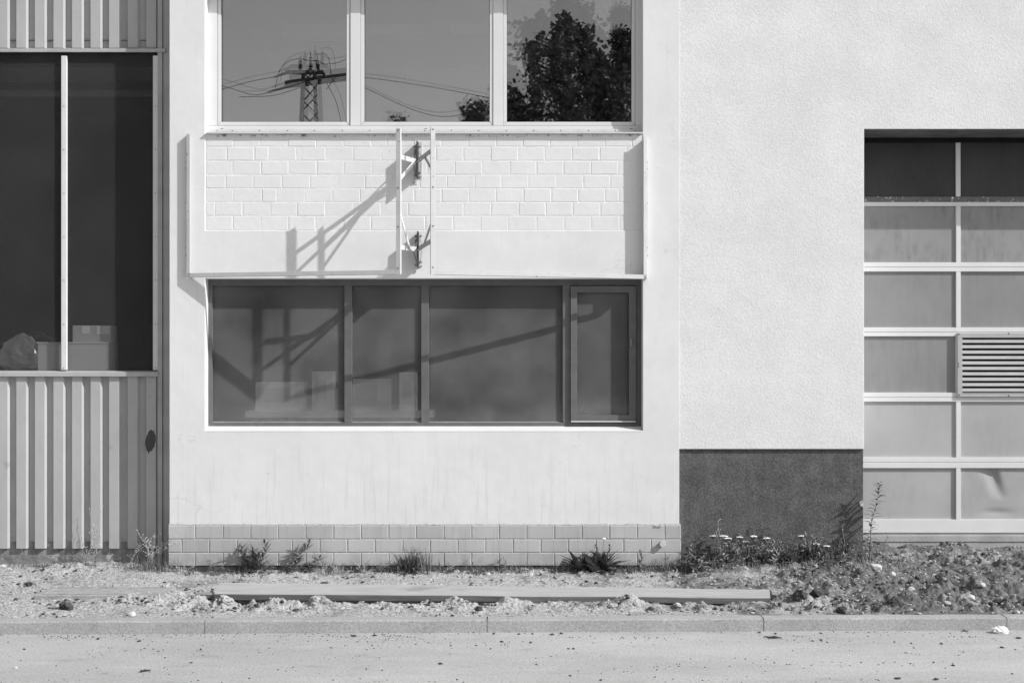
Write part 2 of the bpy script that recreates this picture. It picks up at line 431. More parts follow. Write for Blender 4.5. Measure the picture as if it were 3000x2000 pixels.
fs_ = [(j*(NX+1)+i, j*(NX+1)+i+1, (j+1)*(NX+1)+i+1, (j+1)*(NX+1)+i) for j in range(NY) for i in range(NX)]
sm.add(vs_, fs_); struct(sm.build('soil', M['soil'], smooth=True))

def ground_at(px, py):                                  # where the sight line of a photo pixel meets the soil or road
    dx, dz = (px-1500)/FPX, -(py-HOR)/FPX
    t = 9.0
    while t < 13.7:
        x, y, z = dx*t, t-CAMD, CAMZ+dz*t
        h = hz(x, y) if y > kerb_front(x)+.14 else (.101 if y > kerb_front(x) else 0.)
        if z <= h: return Vector((x, y, h))
        t += .01
    return Vector((dx*13, -.05, hz(dx*13, -.05)))

# ---------------------------------------------------------------- facade grid builder
def facade(xs, zs, depth, y0, openback):
    """depth[row][col]; cells in openback have no face at the back. Returns one mesh with reveals."""
    mb = MB(); nx, nz = len(xs)-1, len(zs)-1
    for r in range(nz):
        for c in range(nx):
            d = depth[r][c]; y = y0 + d
            if (r, c) not in openback:
                mb.quad((xs[c],y,zs[r]),(xs[c+1],y,zs[r]),(xs[c+1],y,zs[r+1]),(xs[c],y,zs[r+1]))
            if c+1 < nx and abs(depth[r][c+1]-d) > 1e-6:
                e = y0 + depth[r][c+1]
                q = [(xs[c+1],y,zs[r]),(xs[c+1],e,zs[r]),(xs[c+1],e,zs[r+1]),(xs[c+1],y,zs[r+1])]
                mb.quad(*q)
            if r+1 < nz and abs(depth[r+1][c]-d) > 1e-6:
                e = y0 + depth[r+1][c]
                q = [(xs[c],y,zs[r+1]),(xs[c+1],y,zs[r+1]),(xs[c+1],e,zs[r+1]),(xs[c],e,zs[r+1])]
                mb.quad(*q)
    return mb
def finish(mb, name, mat, parent, bevel):
    me = mb.mesh(name); bm = bmesh.new(); bm.from_mesh(me)
    bmesh.ops.remove_doubles(bm, verts=bm.verts, dist=1e-5); bmesh.ops.recalc_face_normals(bm, faces=bm.faces)
    bm.to_mesh(me); bm.free()
    return mobj(name, me, mat, parent, bevel)
def bolt(p, r, h, mat, parent, name='bolt', axis='y'):
    key = ('bolt', round(r,4), round(h,4), axis)
    if key not in MESH:
        mb = MB(); d = Vector((0,-1,0)) if axis == 'y' else Vector((1,0,0))
        mb.tube([Vector((0,0,0)), d*h*.7, d*h], [r, r, r*.55], 7); MESH[key] = mb.mesh(name)
        MESH[key].materials.append(mat)
    return mobj(name, MESH[key], mat, parent, 0, p)
MESH = {}
def room(x0, x1, y0, y1, z0, z1):                      # dim interior, open towards the facade
    mb = MB().box(x0, x1, y0, y1, z0, z1); mb.f.pop(2); return mb.build('room', M['roomdark'])

# ================================================================ the white middle building
wb = tag(empty('white_building', (-.8, 0, .2)), 'white plastered building with brick spandrel between its two window bands', 'building')
WBI = Vector((.8, 0, -.2))                              # parts are modelled in world space: undo the root offset
def part(o, root):
    o.parent = root; o.matrix_parent_inverse = Matrix.Translation(-root.location); return o
XL, X1, X2, XR = PX(497), PX(601), PX(1883), PX(1990)
xs = [XL, X1, X2, XR]
zs = [PZ(1537), PZ(1262), PZ(816), PZ(675), PZ(391), 5.51, 7.2]
DW, DB = .34, .016
depth = [[0,0,0],[0,DW,0],[0,0,0],[0,DB,0],[0,DW,0],[0,0,0]]
mb = facade(xs, zs, depth, 0, {(1,1),(4,1),(3,1)})
for x in (XL, XR): mb.quad((x,0,zs[0]),(x,6,zs[0]),(x,6,zs[-1]),(x,0,zs[-1]))
mb.quad((XL,0,zs[-1]),(XR,0,zs[-1]),(XR,6,zs[-1]),(XL,6,zs[-1])); mb.quad((XL,0,zs[0]),(XR,0,zs[0]),(XR,.3,zs[0]),(XL,.3,zs[0]))
mb.quad((XL,6,0),(XR,6,0),(XR,6,7.2),(XL,6,7.2))
part(finish(mb, 'wall', M['wall'], None, .005), wb)

# brick spandrel: mortar bed and single bricks
zt = [391, 430, 471, 512, 552, 592, 632.5, 675]
mbm = MB(); mbm.quad((X1,DB-.0084,PZ(675)),(X2,DB-.0084,PZ(675)),(X2,DB-.0084,PZ(391)),(X1,DB-.0084,PZ(391)))
part(mbm.build('mortar_bed', M['mortar']), wb)
rows = [[682,762,843,926,1006,1088,1133,1213,1293,1372,1453,1532,1611,1691,1772,1852],
 [664,745,787,868,954,1035,1117,1198,1278,1358,1438,1518,1596,1676,1757,1836],
 [681,765,845,928,1007,1090,1171,1252,1333,1412,1494,1572,1651,1731,1812],
 [661,742,825,908,989,1070,1150,1230,1310,1391,1469,1548,1630,1709,1788,1868],
 [683,767,810,893,974,1054,1135,1214,1294,1374,1454,1534,1615,1694,1773,1814],
 [629,710,792,871,952,1035,1115,1196,1277,1358,1439,1520,1599,1678,1759,1838],
 [682,764,845,924,1006,1087,1167,1246,1328,1408,1489,1572,1653,1732,1815]]
def brick_mesh(w, h, d, seed):
    """face towards -y, chamfered and uneven edges; origin at the centre of the back"""
    rnd = random.Random(seed); c = .005
    J = lambda: rnd.uniform(-.0024, .0024)
    n = 5; out = []; inn = []
    for k in range(n+1): out.append((-w/2 + w*k/n, -h/2))
    for k in range(1, 3): out.append((w/2, -h/2 + h*k/2))
    for k in range(1, n+1): out.append((w/2 - w*k/n, h/2))
    out.append((-w/2, 0))
    vs_, N = [], len(out)
    for (x, z) in out: vs_.append((x, 0, z))
    for (x, z) in out: vs_.append((x+J(), -d*.55, z+J()))
    for (x, z) in out:
        vs_.append((x*(1-2*c/w)+J()*.6, -d+J()*.10, z*(1-2*c/h)+J()*.6))
    fs_ = []
    for r in range(2):
        for k in range(N): fs_.append((r*N+k, r*N+(k+1)%N, (r+1)*N+(k+1)%N, (r+1)*N+k))
    fs_.append(tuple(range(2*N, 3*N)))
    return MB().add(vs_, fs_)
for r, js in enumerate(rows):
    e = [603] + js + [1882]
    for k in range(len(e)-1):
        w = (e[k+1]-e[k])/320.54 - U(.003,.008); h = (zt[r+1]-zt[r])/320.54 - U(.003, .007)
        if w < .03: continue
        o = brick_mesh(w, h, U(.0092,.0112), r*100+k).build('brick', M['brick'])
        o.location = (PX((e[k]+e[k+1])/2), DB, PZ((zt[r]+zt[r+1])/2)); o.rotation_euler = (U(-.006,.006), U(-.004,.004), U(-.006,.006)); part(o, wb)
# grey block base
YB = -.008
zb = [1537, 1578, 1617.5, 1657]
part(MB().box(PX(495), PX(1994), YB+.0035, .25, PZ(1656)+.002, PZ(1538)).build('base_bed', M['joint']), wb)
for r in range(3):
    st = 573 if r % 2 == 0 else 533
    e = [493] + [st + 80.85*k for k in range(30) if 505 < st+80.85*k < 1980] + [1995.5]
    for k in range(len(e)-1):
        w = (e[k+1]-e[k])/320.54 - U(.005,.008); h = (zb[r+1]-zb[r])/320.54 - U(.005,.008)
        o = brick_mesh(w, h, .0075+U(0,.002), 900+r*50+k).build('base_block', M['block'])
        o.location = (PX((e[k]+e[k+1])/2), YB+.0062, PZ((zb[r]+zb[r+1])/2)); o.rotation_euler = (0, U(-.003,.003), U(-.004,.004)); part(o, wb)
# mortar fillet above the base
mf = MB(); vs_ = []; n = 90
for k in range(n+1):
    x = PX(495) + (PX(1993)-PX(495))*k/n
    j = noise.noise(Vector((x*5,0,1)))*.006 + noise.noise(Vector((x*17,3,1)))*.003
    vs_ += [(x, YB+.004, PZ(1537.5)-.001), (x, YB+.003+j*.3, PZ(1535)+j*.5), (x, -.001, PZ(1533)+j)]
fs_ = []
for k in range(n):
    for q in range(2): a = k*3+q; fs_.append((a, a+3, a+4, a+1))
part(mf.add(vs_, fs_).build('mortar_fillet', M['joint']), wb)
part(MB().box(XL, XR, .03, .3, -.2, PZ(1660)).build('foundation', M['cracked']), wb)
# pencilled figure on a base block
fc = bpy.data.curves.new('inscription', 'FONT'); fc.body = '33,m\u00b2'; fc.size = .034; fc.extrude = .0003
fo = bpy.data.objects.new('inscription', fc); COL.objects.link(fo)
bpy.context.view_layer.update()
fm = bpy.data.meshes.new_from_object(fo.evaluated_get(bpy.context.evaluated_depsgraph_get())); bpy.data.objects.remove(fo)
fm.materials.clear(); fm.materials.append(M['pencil'])
io = mobj('inscription', fm, None); io.location = (PX(1911), YB-.0045, PZ(1546)); io.rotation_euler = (math.pi/2, 0, 0); part(io, wb)

# upper window
YF = .127                                                # front of the white frames
uw = part(empty('window', (0, YF, 4.6)), wb)
uw['label'] = 'three white framed clear panes reflecting sky, pylon and trees'
def sub(o): o.parent = uw; o.matrix_parent_inverse = Matrix.Translation(-Vector((0, YF, 4.6)) ) @ Matrix.Translation(Vector((0,0,0))); return o
def fx(p): return PX(p, YF)
def fz(p): return PZ(p, YF)
ZTOP = 5.56
bot = [(.0, 368.5, 379, YF, 'frame'), ]
sub(MB().box(fx(606), fx(1890), YF, YF+.07, fz(379.5), fz(368.4)).build('frame_rail', M['pvc'], bevel=.002))
for (a, b) in ((606, 636.5), (1026.5, 1056), (1445, 1473.5), (1861.5, 1890)):
    sub(MB().box(fx(a), fx(b), YF-.0015, YF+.07, fz(368.1), ZTOP).build('mullion', M['pvc'], bevel=.002))
PN = [(647.5, 1015), (1067, 1434.5), (1484.5, 1850.5)]
for k, (a, b) in enumerate(PN):
    fr = MB(); ya = YF+.006
    A, B, C, D = fx(a)-.034, fx(b)+.034, fz(357), fz(357)-.0355
    # mitred sash: bottom, left, right
    fr.obox((A,ya,D),(B-A,0,0),(0,.05,0),(0,0,.0352))
    fr.obox((A,ya,D+.0356),(.034,0,0),(0,.05,0),(0,0,ZTOP-D))
    fr.obox((B-.034,ya,D+.0356),(.034,0,0),(0,.05,0),(0,0,ZTOP-D))
    sub(fr.build('sash', M['pvc'], bevel=.0025))
    gs = MB()
    gs.box(fx(a)-.001, fx(a)+.004, ya+.012, ya+.03, C, ZTOP); gs.box(fx(b)-.004, fx(b)+.001, ya+.012, ya+.03, C, ZTOP); gs.box(fx(a)+.0045, fx(b)-.0045, ya+.012, ya+.03, C, C+.003)
    sub(gs.build('gasket', M['gasket']))
    ln = MB(); ln.box(A, A+.003, YF+.002, ya-.0002, D, ZTOP); ln.box(B-.003, B, YF+.002, ya-.0002, D, ZTOP); ln.box(A+.0032, B-.0032, YF+.002, ya-.0002, D, D+.003)
    for sx, xx in ((1, A), (-1, B)): ln.tube([(xx, ya-.0004, D), (xx+sx*.034, ya-.0004, D+.0352)], .0012, 4)
    sub(ln.build('frame_seam', M['seam']))
    yg = YF + .026
    tl = [(.0030, -.0022), (.0022, .0018), (.0114, .0004)][k]
    for q, (nm, mt, yy, rx, rz) in enumerate((('pane','glass',yg,0,0), ('pane','glass2',yg+.022,tl[0],tl[1]))):
        cx, cz = (fx(a)+fx(b))/2, (C+ZTOP)/2; W, H = (fx(b)-fx(a))/2+.006, (ZTOP-C)/2+.004
        po = MB().quad((-W,0,-H),(W,0,-H),(W,0,H),(-W,0,H)).build(nm, M[mt])
        po.location = (cx, yy, cz); po.rotation_euler = (rx, 0, rz); sub(po)
# metal sill with screws
sl = MB(); sl.box(fx(608), fx(1888), YF-.022, YF-.002, fz(388), fz(379.3))
sl.obox((PX(604)+.004, -.030, PZ(393)), (PX(1884)-PX(604)-.008,0,0), (0,.13,.004), (0,0,.0135))
sub(sl.build('sill', M['sillmetal'], bevel=.002))
for px in [638,682,762,843,922,1004,1084,1245,1323,1403,1484,1563,1643,1724,1803,1860]:
    bolt((fx(px), YF-.022, fz(384)), .005, .003, M['darksteel'], None, 'screw'); o = COL.objects[-1]; sub(o)
for px in (650, 1247, 1849):
    sub(MB().box(fx(px-4), fx(px+4), YF-.0028, YF-.001, fz(379), fz(377)).build('drain_slot', M['black']))
# upper room
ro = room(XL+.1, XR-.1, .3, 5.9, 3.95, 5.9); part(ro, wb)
for (px0, px1, py0, py1) in ((830,1240,72,104), (1320,1440,70,88), (1190,1440,204,246)):
    yy = 2.6 if py0 < 150 else 3.6
    lo = MB().box(PX(px0,yy), PX(px1,yy), yy, yy+.25, PZ(py1,yy), PZ(py0,yy)).build('ceiling_lamp', M['lamp']); part(lo, wb)

# lower window
YW, YG = .130, .158
lw = part(empty('window', (0, YW, 2.1)), wb); lw['label'] = 'long low window of dusty wired glass in dark grey frame'
def sub2(o): o.parent = lw; o.matrix_parent_inverse = Matrix.Translation(-Vector((0, YW, 2.1))); return o
def wx(p): return PX(p, YW)
def wz(p): return PZ(p, YW)
sub2(MB().box(wx(598), wx(1884), YW, YW+.07, wz(1249.5), wz(1237.5)).build('frame_rail', M['darkframe'], bevel=.002))
sub2(MB().box(wx(598), wx(1884), YW, YW+.07, wz(836), wz(806)).build('frame_rail', M['darkframe'], bevel=.002))
for nm, a, b in (('frame_post', 598, 621.5), ('mullion', 1009, 1031), ('mullion', 1234, 1256), ('mullion', 1648.5, 1671), ('frame_post', 1864, 1884)):
    sub2(MB().box(wx(a), wx(b), YW-.001, YW+.07, wz(1237.2), wz(836.3)).build(nm, M['darkframe'], bevel=.002))
for a, b in ((621,1010),(1031,1235),(1256,1649)):
    sub2(MB().box(wx(a), wx(b), YG, YG+.006, wz(1238), wz(836)).build('pane', M['wired']))
    bd = MB(); bd.box(wx(a), wx(b), YG-.01, YG-.0005, wz(1237.3), wz(1234.5)); 
    sub2(bd.build('putty_strip', M['concrete']))
YS = YW - .026                                           # casement standing proud of the frame
sa = MB()
A, B, C, D = wx(1671.5), wx(1863), wz(1236), wz(838)
sa.box(A, A+.060, YS, YW-.002, C, D); sa.box(B-.066, B, YS, YW-.002, C, D)
sa.box(A+.0602, B-.0662, YS, YW-.002, C, C+.068); sa.box(A+.0602, B-.0662, YS, YW-.002, D-.06, D)
sub2(sa.build('sash', M['darkframe'], bevel=.002))
sub2(MB().box(A+.055, B-.06, YW+.004, YW+.010, C+.06, D-.055).build('pane', M['wired']))
sub2(MB().box(A+.002, B-.004, YS-.016, YS-.0005, C+.001, C+.012).build('drip_bar', M['sillmetal'], bevel=.002))
sub2(MB().box(wx(1846), wx(1849), YS-.02, YS, wz(1015), wz(993)).build('handle', M['steel'], bevel=.002))
wd = MB(); z0, z1 = PZ(1262), PZ(1249, YW)
wd.add([(X1+.001,-.002,z0-.004),(X2-.001,-.002,z0-.004),(X2-.001,.2,z0-.004),(X1+.001,.2,z0-.004),(X1+.001,-.002,z0+.001),(X2-.001,-.002,z0+.001),(X2-.001,YW+.002,z1+.003),(X1+.001,YW+.002,z1+.003)],
       [(0,1,5,4),(4,5,6,7),(0,4,7,3),(1,2,6,5)])
sub2(wd.build('sill', M['wall'], bevel=.003))
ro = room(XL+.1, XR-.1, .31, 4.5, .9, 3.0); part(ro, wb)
# inside, seen dimly through the wired glass
bench = tag(empty('workbench', (-2.0, .60, .9)), 'pale workbench seen dimly behind the leftmost wired pane', 'workbench')
for nm, q in (('bench_top', (-.5,1.25,-.28,.4,.66,.72)), ('leg', (-.45,-.38,-.25,-.18,0,.66)), ('leg', (1.05,1.12,-.25,-.18,0,.66)), ('leg', (-.45,-.38,.23,.3,0,.66)), ('leg', (1.05,1.12,.23,.3,0,.66))):
    MB().box(*q).build(nm, M['label'] if nm == 'bench_top' else M['steel'], bench, bevel=.004)
for (x, z, w, h, lab) in ((-2.18,1.621,.46,.27,'wide pale carton on the workbench behind leftmost wired pane'), (-1.78,1.621,.20,.37,'narrow tall carton on the workbench behind leftmost wired pane'), (-1.35,1.621,.42,.30,'pale carton straddling the first mullion on the workbench'), (-.98,1.621,.16,.36,'narrow carton on the bench behind the second wired pane')):
    c = tag(empty('carton', (x, .46, z)), lab, 'carton')
    MB().box(-w/2,w/2,-.1,.1,0,h).build('body', M['label'], c, bevel=.003); MB().box(-w*.3,w*.2,-.1015,-.1002,h*.3,h*.8).build('label_sheet', M['box'], c)

# ================================================================ sign remains
YD = -.50
def lbar(mb, p0, p1, face, inward, wf, wi, t=.004):
    """steel angle from p0 to p1: one leg along 'face', one along 'inward'"""
    p0, p1 = Vector(p0), Vector(p1); a = p1-p0; f = Vector(face).normalized(); n = Vector(inward).normalized()
    mb.obox(p0, a, f*wf, n*t); mb.obox(p0 + n*(t+.0002), a, f*t, n*(wi-t)); return mb
def sign_frame(px_wall, px_mid, top_w, bot_w, top_m, bot_m, ywall, label, side):
    w0 = Vector((PX(px_wall, ywall), ywall, 0)); m0 = Vector((PX(px_mid, YD), YD, 0))
    u = (m0-w0).normalized(); n = Vector((-u.y, u.x, 0)) if side < 0 else Vector((u.y, -u.x, 0))
    if n.y < 0: n = -n
    root = tag(empty('empty_sign', (w0.x, w0.y, PZ(bot_w, ywall))), label, 'sign frame')
    def P(o): o.parent = root; o.matrix_parent_inverse = Matrix.Translation(-root.location); return o
    zwt, zwb, zmt, zmb = PZ(top_w, ywall), PZ(bot_w, ywall), PZ(top_m, YD), PZ(bot_m, YD)
    # middle post: its leg on the inner (gap) edge
    P(lbar(MB(), (m0.x,m0.y,zmb), (m0.x,m0.y,zmt), -u, n, .040, .034).build('post', M['signpaint'], bevel=.0015))
    # wall post: deeper leg turned to the wall
    P(lbar(MB(), (w0.x,w0.y,zwb), (w0.x,w0.y,zwt), u, (0,1,0), .034, abs(ywall)-.003, .004).build('post', M['signpaint'], bevel=.0015))
    # bottom rail between the posts
    e0 = w0 + u*.0045; e1 = m0 - u*.0405
    f = lambda q: zwb + (zmb-zwb) * (q-w0).length / (m0-w0).length
    P(lbar(MB(), (e0.x,e0.y,f(e0)), (e1.x,e1.y,f(e1)), (0,0,1), n, .038, .052).build('bottom_rail', M['signpaint'], bevel=.0015))
    for py in (381, 550, 664, 785):
        if side > 0: py -= 2
        q = m0 - u*.020
        P(bolt((q.x, q.y-.001, PZ(py, YD)), .006, .005, M['darksteel'], None))
    for py in (474, 493, 594, 725, 748):
        b = bolt((w0.x-.004*(1 if side < 0 else -1), ywall*.55, PZ(py, ywall)), .0075, .006, M['steel'], None, 'bolt', 'y'); P(b)
    st = MB().box(w0.x-.010 if side < 0 else w0.x+.001, w0.x-.001 if side < 0 else w0.x+.010, -.012, -.003, PZ(752,ywall), PZ(468,ywall))
    P(st.build('fixing_strip', M['signpaint']))
    return root
sign_frame(546, 1173, 393, 812, 376, 803, -.045, 'left wing of bare white steel sign frame, chipped, no panel', -1)
sign_frame(1896, 1262, 398, 817, 372, 804, -.070, 'right wing of bare white steel sign frame, cleaner paint, no panel', 1)

def sign_bracket(pxc, py_top, py_bot, py_arm, ends, braces, label):
    root = tag(empty('sign_bracket', (PX(pxc), 0, PZ(py_bot))), label, 'bracket')
    def P(o): o.parent = root; o.matrix_parent_inverse = Matrix.Translation(-root.location); return o
    x = PX(pxc); zt_, zb_ = PZ(py_top), PZ(py_bot)
    # pair of wall angles clasping a fin
    P(MB().box(x-.040, x-.006, -.004+.0105, .0105-.010, zb_-.02, zt_-.02).build('wall_plate', M['signpaint'], bevel=.001))
    P(MB().box(x+.007, x+.040, -.004+.0105, .0105-.010, zb_+.03, zt_+.012).build('wall_plate', M['signpaint'], bevel=.001))
    P(MB().box(x-.0048, x+.0058, -.13, .0102, zb_+.035, zt_).build('fin', M['darksteel'], bevel=.001))
    za = PZ(py_arm)
    node = Vector((x, -.10, za))
    tips = []
    for k, (ex, ey) in enumerate(ends):
        t = Vector((PX(ex, YD+.02), YD+.02, PZ(ey, YD+.02))); tips.append(t)
        a = t-node; s = a.cross(Vector((0,0,1))).normalized()
        P(MB().obox(node - s*.003 - Vector((0,0,.021)), a, s*.007, (0,0,.042)).build('arm', M['signpaint'] if k == 0 else M['steel'], bevel=.001))
        P(MB().obox(node + s*.0035 - Vector((0,0,.021)), a, s*.026, (0,0,.005)).build('arm_flange', M['signpaint'] if k == 0 else M['steel'], bevel=.001))
    for k, (f, ex, ey) in enumerate(braces):
        t = Vector((PX(ex, YD+.02), YD+.02, PZ(ey, YD+.02))); s0 = node.lerp(tips[k], f)
        a = t-s0; s = a.cross(Vector((0,0,1))).normalized()
        up = a.cross(s).normalized()
        P(MB().obox(s0 - s*.009 - up*.017, a, s*.006, up*.034).build('brace', M['signpaint'] if k == 0 else M['steel'], bevel=.001))
    for dz, sg in ((.10, 1), (-.10, -1)):
        for sx in (-1, 1):
            s0 = Vector((x+sx*.02, -.006, za+dz)); t = node.lerp(tips[0 if sx < 0 else 1], .30); a = t-s0
            s = Vector((1,0,0)); up = a.cross(s).normalized()
            P(MB().obox(s0 - s*.002 - up*.008, a, s*.004, up*.016).build('stay', M['steel'], bevel=.001))
    for sx, zz in ((-.026, zt_-.035), (-.026, zt_-.075), (-.026, zb_+.06), (-.026, zb_+.0), (.026, zt_-.03), (.026, zb_+.05), (.026, zb_+.09)):
        P(bolt((x+sx, -.0035-.0, zz), .009, .009, M['steel'], None))
    return root
sign_bracket(1224, 419, 534, 478, ((1172,459),(1263,442)), ((.14,1172,522),(.50,1263,496)), 'upper steel bracket with splayed arms bolted to the brick spandrel')
sign_bracket(1226, 681, 796, 733, ((1172,724),(1263,706)), ((.50,1173,632),(.38,1263,650)), 'lower steel bracket with splayed arms bolted just above the low window')

# pipe stub through the base wall
ps = tag(empty('pipe_stub', (PX(1940), YB, PZ(1591))), 'short round capped pipe stub poking out of the grey block base', 'pipe')
MB().tube([(0,.05,0),(0,-.032,0)], .025, 18).build('pipe', M['block'], ps, False)
MB().tube([(0,-.0325,0),(0,-.040,0)], [.0285,.027], 18).build('cap', M['carton'], ps)

# ================================================================ the corrugated shed on the left
YC = .245
shed = tag(empty('corrugated_shed', (-4.5, YC, .2)), 'grey corrugated metal shed wall with tall dark wired glass window', 'building')
XS0, XS1 = -6.6, PX(462, YC)
def corrugated(z0, z1):
    pitch, cr, fl, va = .1728, .088, .017, .0528
    base = PX(76, YC)                                     # right edge of one crest
    pts = []
    k0 = -12
    for k in range(k0, 8):
        r = base + k*pitch
        pts += [(r-cr, 0), (r, 0), (r+fl, .046), (r+fl+va, .046)]
    pts = [p for p in pts if XS0 <= p[0] <= XS1]
    y1 = pts[-1][1]; pts.append((XS1, y1))
    vs_ = []
    for x, d in pts: vs_ += [(x, YC+d, z0), (x, YC+d, z1)]
    return MB().add(vs_, [(2*i, 2*i+2, 2*i+3, 2*i+1) for i in range(len(pts)-1)])
zl0, zl1, zu0, zu1 = PZ(1606,YC), PZ(1098,YC), PZ(141,YC), 7.0
shs = []
for z0, z1 in ((zl0, zl1), (zu0, zu1)):
    o = corrugated(z0, z1).build('corrugated_sheet', M['clad']); part(o, shed); shs.append(o)
    m = o.modifiers.new('thick', 'SOLIDIFY'); m.thickness = .0012; m.offset = 1
def valley(px): return PX(px, YC+.046)
def screws(par, items):
    for px, py in items:
        o = bolt((valley(px), YC+.045, PZ(py, YC+.046)), .008, .007, M['steel'], None, 'screw')
        o.parent = par; o.matrix_parent_inverse = par.matrix_parent_inverse
        o.matrix_parent_inverse = Matrix.Translation(-shed.location) if False else Matrix.Identity(4)
bpy.context.view_layer.update()
screws(shs[1], [(38,125),(146,123),(200,123),(200,135),(310,128),(412,128),(466,124)])
screws(shs[0], [(36,1574),(142,1577),(250,1578),(357,1578),(413,1577)])
part(MB().box(XS1+.001, PX(476,YC), YC-.012, YC+.06, -.05, 7).build('corner_trim', M['trim'], bevel=.002), shed)
part(MB().box(PX(477.5,YC), XL-.002, YC+.004, YC+.06, -.05, 7).build('corner_trim', M['trim'], bevel=.002), shed)
part(MB().obox((XS0, YC-.03, PZ(153,YC-.03)), (PX(484,YC-.03)-XS0,0,0), (0,.09,.012), (0,0,.034)).build('head_flashing', M['trim'], bevel=.003), shed)
part(MB().obox((XS0, YC-.03, PZ(1103,YC-.03)), (PX(463,YC-.03)-XS0,0,0), (0,.09,.016), (0,0,.044)).build('sill_flashing', M['clad'], bevel=.004), shed)
part(MB().box(-7, XL-.002, YC+.035, YC+.3, -.2, zl0+.06).build('base_wall', M['cracked']), shed)
part(MB().obox((PX(425,YC)+.005, YC-.0016+.0, PZ(1326,YC)), (.09,0,.0), (0,.001,0), (.02,0,.22)).build('touch_up_patch', M['primer']), shed) if False else None
# primer touch-up: irregular blot lying on the last flat of the sheet
bl = MB(); n = 26; cx, cz = PX(441, YC), PZ(1292, YC); vs_ = [(cx, YC-.0025, cz)]
for k in range(n):
    q = 2*math.pi*k/n; rr = 1 + .16*noise.noise(Vector((math.cos(q)*3, math.sin(q)*3, 4)))
    vs_.append((cx + .048*math.cos(q)*rr + .012*math.sin(q), YC-.0025, cz + .105*math.sin(q)*rr + U(-.012,.012)))
bl.add(vs_, [(0, 1+k, 1+(k+1)%n) for k in range(n)][::1])
part(bl.build('touch_up_patch', M['primer']), shed)
# tall window
YGL = .268
sw = part(empty('window', (-4.4, YGL, 3)), shed); sw['label'] = 'tall dark wired glass window band with white glazing bars'
def sub3(o): o.parent = sw; o.matrix_parent_inverse = Matrix.Translation(-Vector((-4.4, YGL, 3))); return o
wz0, wz1 = PZ(1092, YGL), PZ(150, YGL)
edges = [-6.6, PX(-210,YGL), PX(187,YGL), PX(470,YGL)]
for a, b in zip(edges[:-1], edges[1:]):
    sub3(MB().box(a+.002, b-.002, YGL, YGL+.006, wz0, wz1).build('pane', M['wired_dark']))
for a, b in ((-219,-201), (178.5,196.5), (447.5,464)):
    y0 = YGL-.034
    br = MB().box(PX(a,y0), PX(b,y0)-.003, y0, YGL-.001, PZ(1084,y0)+.001, PZ(163,y0))
    bo = sub3(br.build('glazing_bar', M['barwhite'], bevel=.006))
    for py in (311,438,566,694,821,949,1078):
        s_ = bolt((PX((a+b)/2,y0), y0, PZ(py,y0)), .006, .006, M['steel'], None, 'screw'); sub3(s_)
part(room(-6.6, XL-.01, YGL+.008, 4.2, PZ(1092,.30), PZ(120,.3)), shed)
part(MB().box(-6.5, -3.25, 1.5, 1.62, 4.95, 5.12).build('beam', M['room']), shed)
part(MB().tube([(-6.5,1.3,4.78),(-3.3,1.3,4.78)], .035, 10).build('pipe', M['room']), shed)
# things on the shed's window ledge
lz = PZ(1080, .4)
sb = tag(empty('storage_box', (PX(240,.43), .43, PZ(1092,.43)+.001)), 'plain grey metal box on the ledge inside the shed window', 'box')
MB().box(-.38,.29,-.12,.2,0,.27).build('body', M['box'], sb, bevel=.006); MB().box(-.385,.295,-.125,.205,.2702,.288).build('lid', M['box'], sb, bevel=.004)
ct = tag(empty('carton', (PX(276,.43), .43, sb.location.z+.289)), 'small carton with white stickers on the grey box behind shed window', 'carton')
MB().box(-.18,.18,-.08,.15,0,.155).build('body', M['carton'], ct, bevel=.003)
MB().box(-.09,-.02,-.083,-.0805,.08,.15).build('sticker', M['label'], ct); MB().box(.05,.17,-.083,-.0805,.075,.15).build('sticker', M['label'], ct)
pb = tag(empty('plastic_bag', (PX(78,.375), .375, wz0+.001)), 'crumpled clear plastic bag behind the shed window', 'bag')
bmh = bmesh.new(); bmesh.ops.create_icosphere(bmh, subdivisions=4, radius=1)
for v in bmh.verts:
    p = v.co.copy(); a = math.atan2(p.y, p.x)
    k = 1 + .12*math.sin(a*9 + p.z*2 + 2*noise.noise(p*3)) * (1-abs(p.z)) + .25*noise.noise(p*2.2) + .22*abs(noise.noise(p*5)) - .10*abs(noise.noise(p*11))
    z = max(0, p.z*.5+.5)
    taper = 1 - .82*z**1.6
    v.co = Vector((p.x*.29*k*(taper+.1), p.y*.085*k*(taper+.15), z*.37*(1+.05*noise.noise(p*5)) + .02*noise.noise(p*9)))
    v.co.x -= .04*z
    if v.co.z < .002: v.co.z = .002
me = bpy.data.meshes.new('film'); bmh.to_mesh(me); bmh.free(); mobj('film', me, M['film'], pb)
cc = tag(empty('cable_coil', (PX(112,.46), .46, wz0+.001)), 'coil of dark cable beside the plastic bag behind shed window', 'cable')
cm = MB(); pts = []
for k in range(150):
    q = 2*math.pi*k/25; rr = .17 + .02*math.sin(k*.7) + .012*math.sin(k*.13)
    pts.append((math.cos(q)*rr*1.0+.01*math.sin(k*.31), -.03+.06*k/150+.01*math.sin(k*.4), .185+math.sin(q)*rr))
cm.tube(pts, .007, 5).build('cable', M['wire'], cc, True)

